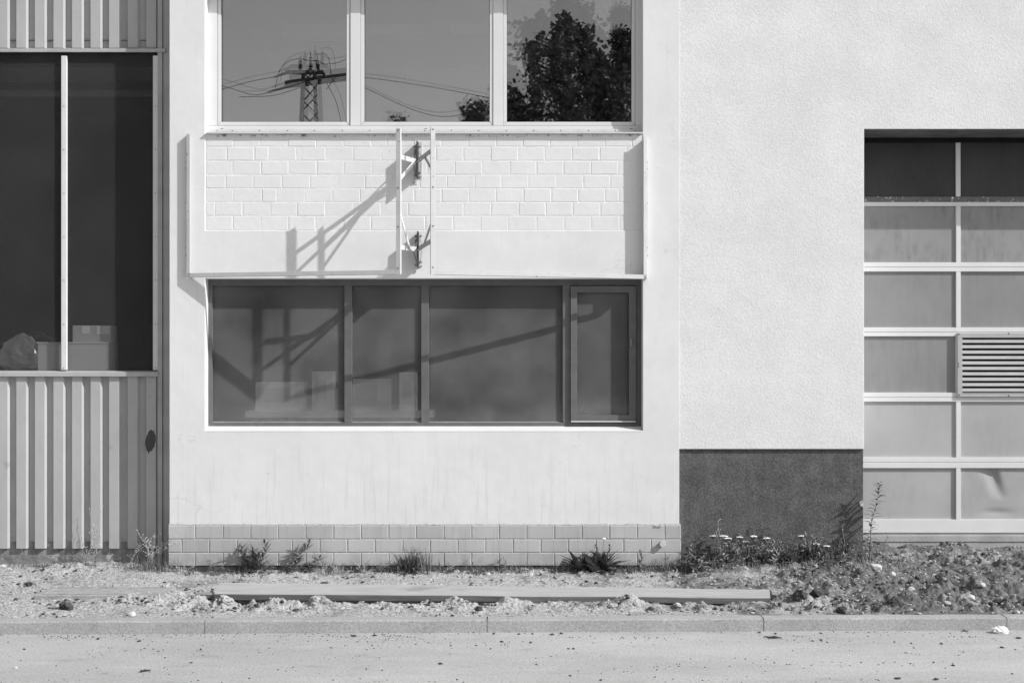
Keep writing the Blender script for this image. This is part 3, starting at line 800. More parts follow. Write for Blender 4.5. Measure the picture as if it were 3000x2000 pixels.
# ================================================================ the rough-rendered building with the sectional door
gb = tag(empty('garage_building', (2.4, 0, .2)), 'pale rough-rendered building with dark plinth and large sectional door', 'building')
YR, YP, YO = .006, .032, .49
xs = [XR+.0005, PX(2532), 6.6, 9.5]; zs = [PZ(1315), PZ(378), 7.2]
mb = facade(xs, zs, [[0,.7,0],[0,0,0]], YR, {(0,1)})
for c in (0, 2): mb.quad((xs[c],YR,zs[0]),(xs[c+1],YR,zs[0]),(xs[c+1],.7,zs[0]),(xs[c],.7,zs[0]))
mb.quad((xs[0],YR,7.2),(9.5,YR,7.2),(9.5,6,7.2),(xs[0],6,7.2)); mb.quad((9.5,YR,0),(9.5,6,0),(9.5,6,7.2),(9.5,YR,7.2)); mb.quad((XR,6,0),(9.5,6,0),(9.5,6,7.2),(XR,6,7.2))
part(finish(mb, 'wall', M['rough'], None, .004), gb)
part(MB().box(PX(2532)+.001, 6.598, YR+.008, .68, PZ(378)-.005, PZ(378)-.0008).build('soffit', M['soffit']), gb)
XP = PX(2529, YP)
part(MB().box(XR+.001, XP, YP, .68, -.2, zs[0]-.0015).build('plinth', M['plinth'], bevel=.004), gb)
part(MB().box(6.6+.012, 9.5, YP, .68, -.2, zs[0]-.0015).build('plinth', M['plinth'], bevel=.004), gb)
# chipped plaster edge showing pale mesh
ch = MB(); vs_ = [(PX(2517,YP),PZ(1474)), (PX(2521,YP),PZ(1468)), (PX(2529,YP),PZ(1466)), (PX(2530.5,YP),PZ(1488)), (PX(2525,YP),PZ(1484)), (PX(2520,YP),PZ(1481))]
ch.add([(x, YP-.0025, z) for x, z in vs_] + [(x, YP+.003, z) for x, z in vs_], [(0,1,2,3,4,5)] + [(i,(i+1)%6,(i+1)%6+6,i+6) for i in range(6)])
part(ch.build('plaster_chip', M['stone']), gb)
# door
dr = part(empty('sectional_door', (4.8, YO, .4)), gb); dr['label'] = 'wide sectional door of grey panels between white rails'
def sub4(o): o.parent = dr; o.matrix_parent_inverse = Matrix.Translation(-Vector((4.8, YO, .4))); return o
def dx_(p): return PX(p, YO)
def dz_(p): return PZ(p, YO)
XD0, XD1 = PX(2532)+.003, 6.6
mul = [dx_(2801.5), dx_(2801.5)+.931, dx_(2801.5)+1.862]
MW = .043; YPN = YO + .022                                 # panels sit behind the rails
rails = [(592,603.8),(768.5,782),(783,795.3),(958.8,972),(973,984.8),(1149.8,1163),(1164,1176.2),(1339.5,1353),(1353.8,1370.6),(1521,1559.5)]
for a, b in rails:
    sub4(MB().box(XD0, XD1, YO, YO+.05, dz_(b), dz_(a)).build('rail', M['rail'], bevel=.002))
sub4(MB().box(XD0, XD1, YO+.012, YO+.05, dz_(591.6), dz_(576)).build('peeling_rail', M['peel'], bevel=.002))
prow = [(380,576.4,'panelD'),(603.4,769,'panelA'),(795,959,'panelB'),(984.5,1150,'panelB'),(1176,1340,'panelC'),(1370,1521.4,'panelC')]
cols = [(XD0-.1, mul[0]+.01)] + [(mul[k]+MW-.01, (mul[k+1] if k < 2 else XD1)+.01) for k in range(3)]
for r, (a, b, mt) in enumerate(prow):
    za, zb_ = dz_(a), dz_(b)
    for m in mul:
        if r == 0: sub4(MB().box(m, m+MW, YO+.006, YO+.049, zb_+.003, dz_(405)).build('mullion', M['rail'], bevel=.002))
        else: sub4(MB().box(m, m+MW, YO+.0015, YO+.049, zb_+.0015, za-.0015).build('mullion', M['rail'], bevel=.002))
    for c, (x0, x1) in enumerate(cols):
        if r == 3 and c == 1: pass
        if r == 5 and c == 1:                              # dented panel
            n, m_ = 48, 30; vs_ = []
            for j in range(m_+1):
                for i in range(n+1):
                    x = x0+(x1-x0)*i/n; z = zb_+(za-zb_)*j/m_
                    px_, py_ = 1500 + x*FPX/(CAMD+YPN), HOR - (z-CAMZ)*FPX/(CAMD+YPN)
                    # crease running down right from the top edge
                    s = (py_-1372)/80.0; cxx = 2905 + 26*s
                    dd = 0
                    if s > -.3:
                        q = (px_-cxx)/ (26 if px_ < cxx else 13)
                        dd = .030*math.exp(-q*q)*max(0, 1-max(0,s)**2/1.3) if s < 1.14 else 0
                    dd += .012*math.exp(-((px_-2922)/40)**2-((py_-1500)/9)**2)
                    dd += .004*noise.noise(Vector((x*3,z*3,1)))
                    vs_.append((x, YPN+dd, z))
            o = MB().add(vs_, [(j*(n+1)+i, j*(n+1)+i+1, (j+1)*(n+1)+i+1, (j+1)*(n+1)+i) for j in range(m_) for i in range(n)]).build('panel', M[mt], None, True)
            o['label'] = 'dented pale panel in the bottom row'; sub4(o); continue
        o = MB().box(x0, x1, YPN+U(-.002,.002), YPN+.02, zb_-.004, za+.004).build('panel', M[mt]); sub4(o)
sub4(MB().box(XD0, XD1, YO-.02, YO+.02, dz_(418), dz_(398)).build('head_gap', M['black'], bevel=.004))  # black box painting in the dark gap at the door head
# ventilation grille in the fourth row
vx0, vx1, vz0, vz1 = dx_(2803), dx_(2803)+.93, dz_(1162.5), dz_(975)
yv = YO - .022
fw = .046
for q in ((vx0, vx1, vz1-fw, vz1), (vx0, vx1, vz0, vz0+.026), (vx0, vx0+fw, vz0+.0262, vz1-fw-.0002), (vx1-fw, vx1, vz0+.0262, vz1-fw-.0002)):
    sub4(MB().box(q[0], q[1], yv, YO+.006, q[2], q[3]).build('vent_frame', M['vent'], bevel=.003))
sub4(MB().box(vx0+.02, vx1-.02, YO+.008, YO+.0095, vz0+.01, vz1-.02).build('vent_back', M['black']))
sp = 15.85*13.49/FPX
for k in range(11):
    z = dz_(1143.5) + k*sp
    if z + .02 > vz1-fw+.02: break
    s_ = MB(); s_.obox((vx0+fw+.0005, yv+.003, z-.010), (vx1-vx0-2*fw-.001,0,0), (0,.0,.021), (0,.002,.0))
    s_.obox((vx0+fw+.0005, yv+.0052, z+.0085), (vx1-vx0-2*fw-.001,0,0), (0,.020,.012), (0,0,.002))
    sub4(s_.build('slat', M['slat']))
for px, py in ((2807,979),(2953,977),(2806,1065),(2806,1073),(2808,1157),(2953,1158)):
    sub4(bolt((dx_(px), yv, dz_(py)), .007, .004, M['darksteel'], None, 'screw'))
# seal and threshold
sub4(MB().box(XD0, XD1, YO+.01, YO+.05, dz_(1566), dz_(1560)).build('bottom_seal', M['trim'], bevel=.003))
part(MB().box(XP+.002, 6.6, YO-.03, YO+.3, dz_(1586), dz_(1566.3)).build('threshold', M['concrete'], bevel=.006), gb)
part(MB().box(XP+.002, 6.6, YO-.022, YO+.3, -.2, dz_(1586.5)).build('threshold_base', M['concrete'], bevel=.006), gb)
part(MB().box(XD0-.2, 7, YO+.08, YO+3.5, 0, 4.6).build('room', M['roomdark']), gb)
# ================================================================ things lying on the soil
def blob_mesh(name, r, seed, sub=2, squash=.7, rough=.35):
    bm = bmesh.new(); bmesh.ops.create_icosphere(bm, subdivisions=sub, radius=1)
    o = Vector((seed*3.7, seed*1.3, seed*.7))
    for v in bm.verts:
        p = v.co.copy(); k = 1 + rough*noise.noise(p*1.3+o) + rough*.5*noise.noise(p*3.1+o)
        v.co = Vector((p.x*k, p.y*k*.9, p.z*k*squash)) * r
    me = bpy.data.meshes.new(name); bm.to_mesh(me); bm.free(); return me
# planks
def plank(name, corners, th, mat, label):
    """corners: front-left, front-right, back-right, back-left on the top face"""
    c = [Vector(q) for q in corners]; o = c[0]
    n = 40; vs_ = []
    for k in range(n+1):
        t = k/n; a = c[0].lerp(c[1], t); b = c[3].lerp(c[2], t)
        w = .004*noise.noise(Vector((t*6, 1, 2)))
        a = a + Vector((0, w*.6, w)); b = b + Vector((0, w*.5, w))
        bn = (b-a).normalized(); d = (c[1]-c[0]).normalized().cross(bn) * -th; e = .004
        vs_ += [a+d, a+Vector((0,0,-e)), a+bn*e, b-bn*e, b+Vector((0,0,-e)), b+d]
    fs_ = []
    for k in range(n):
        for q in range(6): fs_.append((k*6+q, (k+1)*6+q, (k+1)*6+(q+1)%6, k*6+(q+1)%6))
    fs_.append(tuple(range(6))[::-1]); fs_.append(tuple(n*6+q for q in range(6)))
    mb = MB().add([v-o for v in vs_], fs_); ob = mb.build(name, mat, None, False); ob.location = o
    me = ob.data; bm = bmesh.new(); bm.from_mesh(me); bmesh.ops.recalc_face_normals(bm, faces=bm.faces); bm.to_mesh(me); bm.free()
    me.materials.append(M['woodfront'])
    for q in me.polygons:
        if q.normal.y < -.7: q.material_index = 1  # front face takes a darker wood tone than the top
    return tag(ob, label, 'plank')
def at(px, py, y): return (PX(px, y), y, PZ(py, y))
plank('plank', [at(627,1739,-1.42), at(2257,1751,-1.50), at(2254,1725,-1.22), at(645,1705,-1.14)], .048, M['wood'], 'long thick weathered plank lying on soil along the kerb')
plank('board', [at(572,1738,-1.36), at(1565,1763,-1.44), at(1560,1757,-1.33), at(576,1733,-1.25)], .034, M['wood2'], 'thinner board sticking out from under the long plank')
# slab
sl_ = tag(empty('concrete_slab', Vector(at(100,1762,-1.33)) - Vector((0,0,.012))), 'flat concrete slab half buried in sand before the shed', 'slab')
x0, y0, z0 = sl_.location
MB().box(0, 1.06, 0, .43, -.06, .066).build('body', M['slab'], sl_, bevel=.006)
for q in ((.07,1.0,.045,.056), (.07,1.0,.375,.386), (.058,.0695,.045,.386), (1.0005,1.012,.045,.386)):
    MB().box(q[0], q[1], q[2], q[3], .0665, .071).build('rim_strip', M['slab'], sl_)
# stones and clods that stand out
STN = [(2567,1665,20,'stone','rounded pale stone on dark soil below the big door'),(2613,1686,14,'stone','whitish angular stone right of the rounded pale stone'),(2671,1727,11,'stone','small white stone in the middle of the dark soil'),
 (2775,1770,13,'stone','white pointed stone near the kerb below the vent'),(2842,1757,16,'stone','broad pale stone on the dark soil by right edge'),(2931,1762,17,'stone_grey','grey angular stone near the right end of soil'),
 (2979,1797,12,'stone','pale stone against the kerb at far right'),(2343,1752,22,'clod_dark','big dark clod just right of the long plank'),(2396,1748,24,'clod_dark','second big dark clod right of the plank end, upright'),
 (2411,1764,13,'stone_grey','grey wedge stone under the upright dark clod'),(2628,1772,20,'clod_dark','round dark clod above kerb below the door mullion'),(2877,1719,13,'stone','pale block stone on the upper right soil'),
 (2465,1793,16,'clod_dark','flat dark clod touching the kerb right of plank'),(2748,1694,12,'clod_dark','upright dark clod below the bottom row panels'),(1554,1687,11,'stone','white chip of stone behind the plank middle'),
 (1430,1682,8,'stone','small round pebble behind plank, left of the white chip'),(1475,1671,8,'stone_grey','grey pebble close to base wall behind the plank'),(1703,1686,13,'stone_grey','grey stone in front of the broad-leaved weed'),
 (1986,1775,13,'stone','pale stone under the right part of the plank'),(1860,1775,10,'stone_grey','grey stone in the clods before the plank'),(1795,1777,12,'clod','crumbly brown lump before the plank, right of middle'),
 (1958,1700,10,'stone_grey','grey stone among grass left of the dark plinth'),(1404,1787,12,'clod_dark','dark lump on kerb edge below plank middle'),(661,1765,20,'clod','large crumbly lump at the left end of the plank'),
 (924,1760,15,'clod','pointed lump against the left part of plank'),(197,1785,20,'clod_dark','dark heap of soil before the concrete slab'),(386,1803,15,'stone','pale flat stone at the kerb left of plank'),
 (383,1753,17,'clod','brown lump on the right end of concrete slab'),(486,1722,15,'clod','crumbly heap behind the left end of plank'),(85,1716,12,'clod_dark','dark lump behind the concrete slab'),
 (8,1663,13,'stone','pale stone at left edge below the shed'),(2829,1848,10,'stone_grey','conical pebble on road against the kerb'),(45,1957,7,'stone','pale pebble on the road at far left'),(1180,1795,6,'clod','small brown crumb on the kerb')]
for i, (px, py, rp, mt, lab) in enumerate(STN):
    p = ground_at(px, py); r = rp/FPX*(CAMD+p.y)
    sub_ = 3 if 'clod' in mt else 1
    me = blob_mesh('stone', r, i+1, sub_, .72 if 'clod' in mt else .62, .6 if 'clod' in mt else .32)
    o = mobj('clod' if 'clod' in mt else 'stone', me, M[mt], None); o.location = p + Vector((0, 0, r*.25)); o.rotation_euler = (U(-.3,.3), U(-.3,.3), U(0,6))
    tag(o, lab, 'clod' if 'clod' in mt else 'stone')
# crumpled paper on the road
bm = bmesh.new(); bmesh.ops.create_icosphere(bm, subdivisions=3, radius=1)
for v in bm.verts:
    p = v.co.copy(); k = 1 + .5*abs(noise.noise(p*2.4)) - .45*abs(noise.noise(p*4.7+Vector((3,3,3))))
    v.co = Vector((p.x*.060*k, p.y*.045*k, max(-.6, p.z)*.034*k))
me = bpy.data.meshes.new('crumpled_paper'); bm.to_mesh(me); bm.free()
po = mobj('crumpled_paper', me, M['paper']); po.location = ground_at(2930,1853) + Vector((0,0,.018)); tag(po, 'crumpled white paper on the road against the kerb', 'litter')
tg = MB()
for k in range(7): tg.tube([(U(-.07,.07),U(-.03,.03),.004), (U(-.07,.07),U(-.03,.03),.012), (U(-.07,.07),U(-.03,.03),.006)], .004, 4)
to = tg.build('dead_twigs', M['darksteel']); to.location = ground_at(2262,1869); tag(to, 'dark tangle of dead twigs on the road before the kerb', 'twigs')
lf = MB()
for k in range(5): lf.add([(U(-.05,.05),U(-.03,.03),.003),(U(-.05,.05),U(-.03,.03),.014),(U(-.05,.05),U(-.03,.03),.005)], [(0,1,2)])
lo = lf.build('dead_leaf', M['darksteel']); lo.location = ground_at(428,1967); tag(lo, 'dark curled dead leaf lying on the road at left', 'leaf')
# crumbs on the road that can be picked out
CR = [(287,1871),(233,1864),(407,1879),(71,1902),(484,1926),(560,1941),(588,1903),(1037,1864),(1097,1862),(970,1897),(1447,1856),(1560,1857),(1520,1858),(1617,1859),(1645,1856),(1437,1900),(1470,1880),(1395,1891),(1555,1882),(1665,1900),(1680,1900),(1670,1980),(1760,1992),(1290,1945),(2620,1880),(2670,1884),(2758,1886),(2936,1897),(2792,1949),(2743,1990),(2630,1988),(2735,1940),(2985,1870),(2405,1875),(2380,1877),(2272,1856),(2225,1853),(2405,1855)]
crm = [blob_mesh('soil_crumb', 1, 60+k, 1, .6, .5) for k in range(5)]
for m in crm: m.materials.append(M['clod_dark'])
for k, (px, py) in enumerate(CR):
    p = ground_at(px, py); s = U(.008, .017)
    o = mobj('soil_crumb', crm[k % 5], None); o.location = p + Vector((0,0,s*.3)); o.scale = (s*1.4, s, s); o.rotation_euler = (0,0,U(0,6))
    tag(o, 'dark crumb of soil lying on the pale road', 'crumb', 'dark soil crumbs scattered on the road')
# uncountable grit: fine crumbs on the road, loose clods on the soil
def ico():
    t = (1+5**.5)/2; v = [(-1,t,0),(1,t,0),(-1,-t,0),(1,-t,0),(0,-1,t),(0,1,t),(0,-1,-t),(0,1,-t),(t,0,-1),(t,0,1),(-t,0,-1),(-t,0,1)]
    f = [(0,11,5),(0,5,1),(0,1,7),(0,7,10),(0,10,11),(1,5,9),(5,11,4),(11,10,2),(10,7,6),(7,1,8),(3,9,4),(3,4,2),(3,2,6),(3,6,8),(3,8,9),(4,9,5),(2,4,11),(6,2,10),(8,6,7),(9,8,1)]
    return [Vector(q).normalized() for q in v], f
IV, IF = ico()
def grit(name, n, pick, mat):
    mb = MB()
    for _ in range(n):
        q = pick()
        if not q: continue
        p, s = q; rz = Matrix.Rotation(U(0,6.3), 3, 'Z')
        sc = (s*U(.8,1.5), s*U(.7,1.1), s*U(.5,.9))
        mb.add([p + rz @ Vector((v.x*sc[0]*U(.85,1.15), v.y*sc[1]*U(.85,1.15), v.z*sc[2]*U(.85,1.15))) for v in IV], IF)
    return mb.build(name, mat, kind='stuff')
def pick_road():
    x = U(-4.2, 4.2); y = U(-3.9, kerb_front(x)-.01) if R() < .55 else kerb_front(x) - abs(random.gauss(0,.22)) - .005
    if noise.noise(Vector((x*1.6,y*3,0))) < .12 and R() < .86: return None
    return Vector((x, y, .001)), .0018 + .006*R()**4
tag(grit('road_grit', 5200, pick_road, M['clod_dark']), 'fine dark grit scattered over the pale road', 'grit')
def pick_soil(lo, pw, big, clump=-9):
    def f():
        x = U(-5, 5.2); y = U(kerb_front(x)+.15, .45 if x > 3.2 else -.02)
        r = rough_at(x, y)
        if R() > lo + r**pw or noise.noise(Vector((x*2.3, y*5, 8))) < clump: return None
        s = .003 + big*R()**3
        return Vector((x, y, hz(x, y)+s*.25)), s
    return f
tag(grit('loose_clods', 13000, pick_soil(.20, 1.2, .014), M['clod']), 'loose crumbly clods strewn over the sandy strip', 'clods')
tag(grit('dark_clods', 15000, pick_soil(.16, 1.3, .016, .08), M['clod_dark']), 'dark clods strewn over the soil, partly in place of its sun shadows', 'clods')  # dark crumbs, their number also standing in for sun shadows in the soil
tag(grit('gravel', 500, pick_soil(.25, 1.3, .010), M['stone']), 'small pale gravel bits in the soil', 'gravel')

# ================================================================ plants
def leaf_v(L, W, curl, fold=.25, twist=0):
    vs_, n = [], 5
    for k in range(n+1):
        t = k/n; w = W*math.sin(math.pi*min(1, .06+.94*t)**.75)*.5 if k < n else .0
        if k == 0: w = W*.08
        z = -curl*L*t*t
        vs_ += [Vector((t*L, w, z+fold*w)), Vector((t*L, 0, z)), Vector((t*L, -w, z+fold*w))]
    fs_ = []
    for k in range(n):
        a = k*3; fs_ += [(a, a+1, a+4, a+3), (a+1, a+2, a+5, a+4)]
    return vs_, fs_
LEAFM = {}
def leaf_obj(parent, p, az, el, L, W, curl, mat):
    key = (round(W,2), round(curl,1), mat)
    if key not in LEAFM:
        v, f = leaf_v(1, key[0], key[1]); LEAFM[key] = MB().add(v, f).mesh('leaf', True); LEAFM[key].materials.append(M[mat])
    o = mobj('leaf', LEAFM[key], None, parent); o.location = p; o.rotation_euler = Euler((U(-.4,.4), -el, az)); o.scale = (L,L,L); return o
def leaf_add(mb, p, az, el, L, W, curl):
    v, f = leaf_v(L, W, curl); m = Euler((U(-.5,.5), -el, az)).to_matrix(); mb.add([Vector(p) + m @ q for q in v], f)
def stem_pts(h, lean, az, n=9, wob=.02):
    pts = []
    for k in range(n):
        t = k/(n-1)
        pts.append(Vector((math.cos(az)*lean*t*t + wob*math.sin(k*1.3+az)*t, math.sin(az)*lean*t*t + wob*math.cos(k*1.1+az)*t, h*t)))
    return pts
def leafy(px, py, h, label, lean=.05, az=0., nl=16, L=.07, W=.2, mat='leafA', start=.15, name='leafy_weed', p=None, el0=.7, curl=.35):
    root = tag(empty(name, p or ground_at(px, py)), label, 'weed')
    pts = stem_pts(h, lean, az)
    MB().tube(pts, [.0035*(1-.6*k/8) for k in range(9)], 5).build('stem', M['stem'], root, True)
    for k in range(nl):
        t = start + (1-start)*(k/(nl-1))**.9; f = t*8; i = min(7, int(f)); q = pts[i].lerp(pts[i+1], f-i)
        leaf_obj(root, q, k*2.4 + U(-.3,.3), el0 + .35*t**2 + U(-.25,.25), L*(1.05-.45*t)*U(.8,1.15), W, curl, mat)
    return root
def rosette(px, py, n, L, W, label, mat='leafB', el=(.4,1.2), name='broad_leaved_weed', p=None):
    root = tag(empty(name, p or ground_at(px, py)), label, 'weed')
    for k in range(n):
        leaf_obj(root, Vector((U(-.02,.02),U(-.02,.02),0)), k*2.4+U(-.3,.3), U(*el), L*U(.65,1.1), W, U(.1,.6), mat)
    return root
def blade_add(mb, p, h, az, lean, w):
    vs_, n = [], 4; d = Vector((math.cos(az), math.sin(az), 0)); s = Vector((-d.y, d.x, 0))
    for k in range(n+1):
        t = k/n; q = Vector(p) + d*lean*t*t + Vector((0,0,h*(t - .25*lean/max(h,.01)*t*t)))
        ww = w*(1-t**1.5)*.5 + .0002
        vs_ += [q+s*ww, q-s*ww]
    mb.add(vs_, [(2*k, 2*k+1, 2*k+3, 2*k+2) for k in range(n)])
def tuft(px, py, n, h, spread, label, mat='leafA', w=.004, lean=.6, name='grass_tuft', p=None, sy=.6):
    root = tag(empty(name, p or ground_at(px, py)), label, 'grass tuft'); mb = MB()
    for _ in range(n):
        hh = h*U(.35,1.05); a = U(0,6.28); x, y = random.gauss(0,spread), random.gauss(0,spread*sy)
        gz = hz(root.location.x+x, root.location.y+y) - root.location.z
        blade_add(mb, (x, y, gz-.004), hh, a, hh*lean*R(), w*U(.6,1.3))
    mb.build('blades', M[mat], root, kind='stuff'); return root
def wispy(px, py, h, n, label, mat='straw', spread=.10, name='dry_weed', buds=True, p=None):
    root = tag(empty(name, p or ground_at(px, py)), label, 'weed'); mb = MB(); fb = MB()
    for k in range(n):
        hh = h*U(.55,1.0); az = U(0,6.28); pts = stem_pts(hh, spread*U(.4,1.6), az, 8, .012)
        b = Vector((U(-.03,.03),U(-.02,.02),0)); pts = [q+b for q in pts]
        mb.tube(pts, [.0024*(1-.6*i/7) for i in range(8)], 4)
        for j in range(7):
            i = random.randint(2,7); q = pts[i]; d = Vector((U(-1,1),U(-1,1),U(.5,1.4)))*U(.015,.05)*(1.2-i/10)
            mb.tube([q, q+d*.6+Vector((0,0,.003)), q+d], [.0014,.0012,.001], 3)
            if buds: fb.add([q+d+v*U(.003,.0055) for v in IV], IF)
        if buds: fb.add([pts[-1]+v*.005 for v in IV], IF)
    mb.build('stem', M[mat], root)
    if buds: fb.build('buds', M['bud'], root, kind='stuff')
    return root
def yarrow(px, py, h, label, heads=1, lean=.05, p=None):
    root = tag(empty('yarrow_plant', p or ground_at(px, py)), label, 'flower'); mb = MB(); lv = MB()
    for k in range(heads):
        hh = h*U(.8,1.02); az = U(0,6.28); pts = stem_pts(hh, lean*U(.3,1.3), az, 7, .012)
        mb.tube(pts, .0022, 4); top = pts[-1]; fl = MB()
        for j in range(34):
            rr = .030*R()**.5; a = U(0,6.28); c = top + Vector((rr*math.cos(a), rr*math.sin(a), .010-6*rr*rr+U(0,.004)))
            fl.add([c + Vector((v.x*.0062, v.y*.0062, v.z*.0032)) for v in IV], IF)
            mb.tube([top-Vector((0,0,.02)), c], .0008, 3, False)
        fl.build('flower_head', M['petal'], root)
        for j in range(14):
            i = random.randint(0,5); leaf_add(lv, pts[i], U(0,6.28), U(.2,1.0), U(.04,.10), .012, .4)
    for j in range(16): leaf_add(lv, (U(-.03,.03),U(-.03,.03),0), U(0,6.28), U(.3,1.1), U(.06,.14), .012, .5)
    mb.build('stem', M['stem'], root); lv.build('foliage', M['leafA'], root, kind='stuff'); return root

def G(x, y): return Vector((x, y, hz(x, y)-.003))
# by the shed
wispy(308,1655,.58,4,'tall dry seed-stalk rising before the corrugated sheet','straw',.05,p=G(-3.86,.13))
wispy(290,1655,.28,3,'short dry stalk beside the tall seed-stalk','straw',.06,p=G(-3.95,.16))
wispy(450,1672,.36,11,'branching white-budded weed in the corner by the white building','straw',.16,name='budding_weed',p=G(-3.30,-.03))
wispy(400,1672,.34,4,'leaning white-budded weed left of the corner weed','straw',.22,name='budding_weed',p=G(-3.48,.02))
tuft(455,1675,300,.16,.10,'low grey-green tuft in the corner by the white building','leafA',.004,1.0,p=G(-3.26,-.08))
leafy(300,1668,.14,'low leafy weed at the foot of the seed-stalk',.03,1,16,.05,.30,'leafB',.05,p=G(-3.84,.10))
leafy(365,1664,.10,'small leafy sprout right of the seed-stalk',.02,2,12,.04,.3,'leafB',.05,p=G(-3.62,.12))
tuft(60,1670,120,.07,.16,'creeping tuft at the left foot of the shed','leafB',.005,1.4,p=G(-4.55,.10),sy=.3)
tuft(180,1665,120,.06,.16,'creeping dark tuft below the corrugated sheet','leafB',.005,1.4,p=G(-4.2,.12),sy=.3)
tuft(290,1690,90,.06,.12,'pale thin grass before the seed-stalk','leafC',.003,1.2,p=G(-3.9,-.05))
# along the block base
wispy(640,1660,.16,4,'thin wispy weed before the left end of base','stem',.12,name='thin_weed',buds=False,p=G(-2.72,-.05))
for k, (px, h, ln, az, nl) in enumerate(((722,.19,.04,2.6,22),(742,.17,.05,1,20),(772,.24,.05,.4,16),(758,.15,.07,5,18))):
    leafy(px,1662,h*1.15,['bushy narrow-leaved weed, leftmost of its clump','low narrow-leaved weed in the middle of its clump','tallest narrow-leaved weed of the left clump','short narrow-leaved weed at the front of the left clump'][k],ln,az,nl+8,.13,.24,'leafB' if k%2 else 'leafA',.1,'narrow_leaved_weed',p=G(PX(px),-.07-.02*k))
tuft(700,1670,60,.10,.12,'thin dark grass left of the narrow-leaved clump','leafB',.004,1.3,p=G(-2.5,-.06),sy=.3)
wispy(868,1668,.26,1,'single bent stalk with a hanging dry leaf','stem',.14,name='bent_weed',buds=False,p=G(-2.08,-.06))
leafy(930,1668,.28,'narrow-leaved weed bending right, tall top shoot',.16,.1,26,.12,.24,'leafA',.25,'narrow_leaved_weed',p=G(-1.98,-.08))
leafy(880,1668,.12,'dark sprawling weed under the bent stalk',.10,.3,20,.12,.24,'leafB',.05,'narrow_leaved_weed',p=G(-2.0,-.12),el0=.4)
leafy(915,1668,.14,'dark sprawling weed right of the bent stalk',.12,.0,20,.12,.24,'leafB',.05,'narrow_leaved_weed',p=G(-1.85,-.10),el0=.4)
tuft(985,1665,110,.16,.09,'sparse grass right of the bending weed','leafC',.004,1.1,p=G(-1.62,-.06),sy=.3)
rosette(1063,1662,10,.19,.16,'small fan of stiff leaves before the base','leafA',(.7,1.4),'fan_weed',p=G(-1.37,-.05))
tuft(1210,1668,150,.23,.075,'spiky fern-like tuft before the base middle','leafA',.010,.8,'fern_like_weed',p=G(-.90,-.06),sy=.5)
rosette(1210,1668,20,.22,.16,'fan of feathery leaves inside the fern-like tuft','leafB',(.5,1.3),'fan_weed',p=G(-.91,-.07))
wispy(1247,1668,.24,2,'thin forked stalk right of the fern-like tuft','stem',.12,name='thin_weed',buds=False,p=G(-.80,-.05))
tuft(1285,1668,130,.09,.08,'short tuft right of the fern-like tuft','leafA',.004,1.1,p=G(-.68,-.07),sy=.4)
tuft(1415,1662,60,.06,.06,'short tuft at base below the plain middle','leafA',.004,1.0,p=G(-.27,-.05),sy=.4)
tuft(1490,1662,30,.11,.06,'few thin blades right of the plain middle','leafC',.004,1.1,p=G(-.02,-.04),sy=.4)
tuft(1540,1668,60,.06,.10,'creeping short grass behind the white stone chip','leafB',.004,1.3,p=G(.15,-.06),sy=.4)
for k,(dx,dy) in enumerate(((-.10,0),(.02,-.03),(.12,.0))):
    rosette(1730,1685,30,.23,.30,['broad-leaved dock weed, left third of the clump','broad-leaved dock weed in the middle of the clump','broad-leaved dock weed, right third of the clump'][k],'leafB' if k != 1 else 'leafA',(.35,1.35),p=G(.72+dx,-.10+dy))
leafy(1730,1680,.24,'dark upright seed spike in the dock clump',.03,.6,30,.05,.4,'leafB',.1,'seed_spike_weed',p=G(.75,-.08))
leafy(1770,1680,.23,'dark upright seed spike leaning right in dock clump',.06,.2,26,.05,.4,'leafB',.1,'seed_spike_weed',p=G(.84,-.08))
dn = tag(empty('dandelion', G(.82,-.14)), 'white dandelion clock on a thin stalk above the dock', 'flower')
dp = stem_pts(.305, .01, 0, 6, .006); MB().tube(dp, .002, 5).build('stem', M['stem'], dn); MB().add([dp[-1] + Vector((v.x*.019, v.y*.019, v.z*.013)) for v in IV], IF).build('seed_head', M['petal'], dn)
leafy(1885,1685,.17,'small dark leafy weed left of the pipe stub',.03,1,20,.06,.4,'leafB',.05,p=G(1.16,-.12))
tuft(1960,1690,340,.15,.13,'dense low grass under the pipe stub','leafA',.004,1.1,p=G(1.40,-.10),sy=.5)
tuft(1900,1690,200,.10,.12,'low grass right of the dock clump','leafB',.004,1.2,p=G(1.02,-.12),sy=.5)
wispy(1935,1680,.20,3,'arching thin grass stalks over the grey base','stem',.20,name='arching_grass',buds=False,p=G(1.42,-.06))
# dense strip before the dark plinth
for k in range(13):
    x = 1.66 + k*.122 + U(-.02,.02); y = U(-.12,.0)
    tuft(0,0,120,U(.10,.24),.10,['grass tuft %s the dark plinth' % w for w in ('at the left corner of','next to the left corner of','a little right of left corner of','left of first white flowers at','under first white flowers at','under the widest flowers at','right of widest flowers at','at the middle of','just right of the middle of','left of the low flowers at','under the low flowers at','near the right end of','at the right corner of')][k],['leafA','leafB','leafA','leafC'][k%4],.006,1.3,p=G(x,y),sy=.55)
YR_ = [(2080,1557,'single yarrow head left of the others, before dark plinth'),(2125,1566,'yarrow with its head at left of the widest group'),(2130,1562,'yarrow with two heads in the widest group'),(2168,1560,'yarrow head at the front of widest group'),(2200,1575,'low yarrow between the widest group and the next'),(2218,1558,'yarrow standing behind the middle heads'),(2245,1564,'yarrow head right of plinth middle'),(2340,1562,'lone yarrow head right of plinth middle'),(2350,1608,'low pale yarrow near the soil'),(2395,1590,'yarrow near the plinth shadow'),(2408,1596,'yarrow right beside the plinth shadow')]
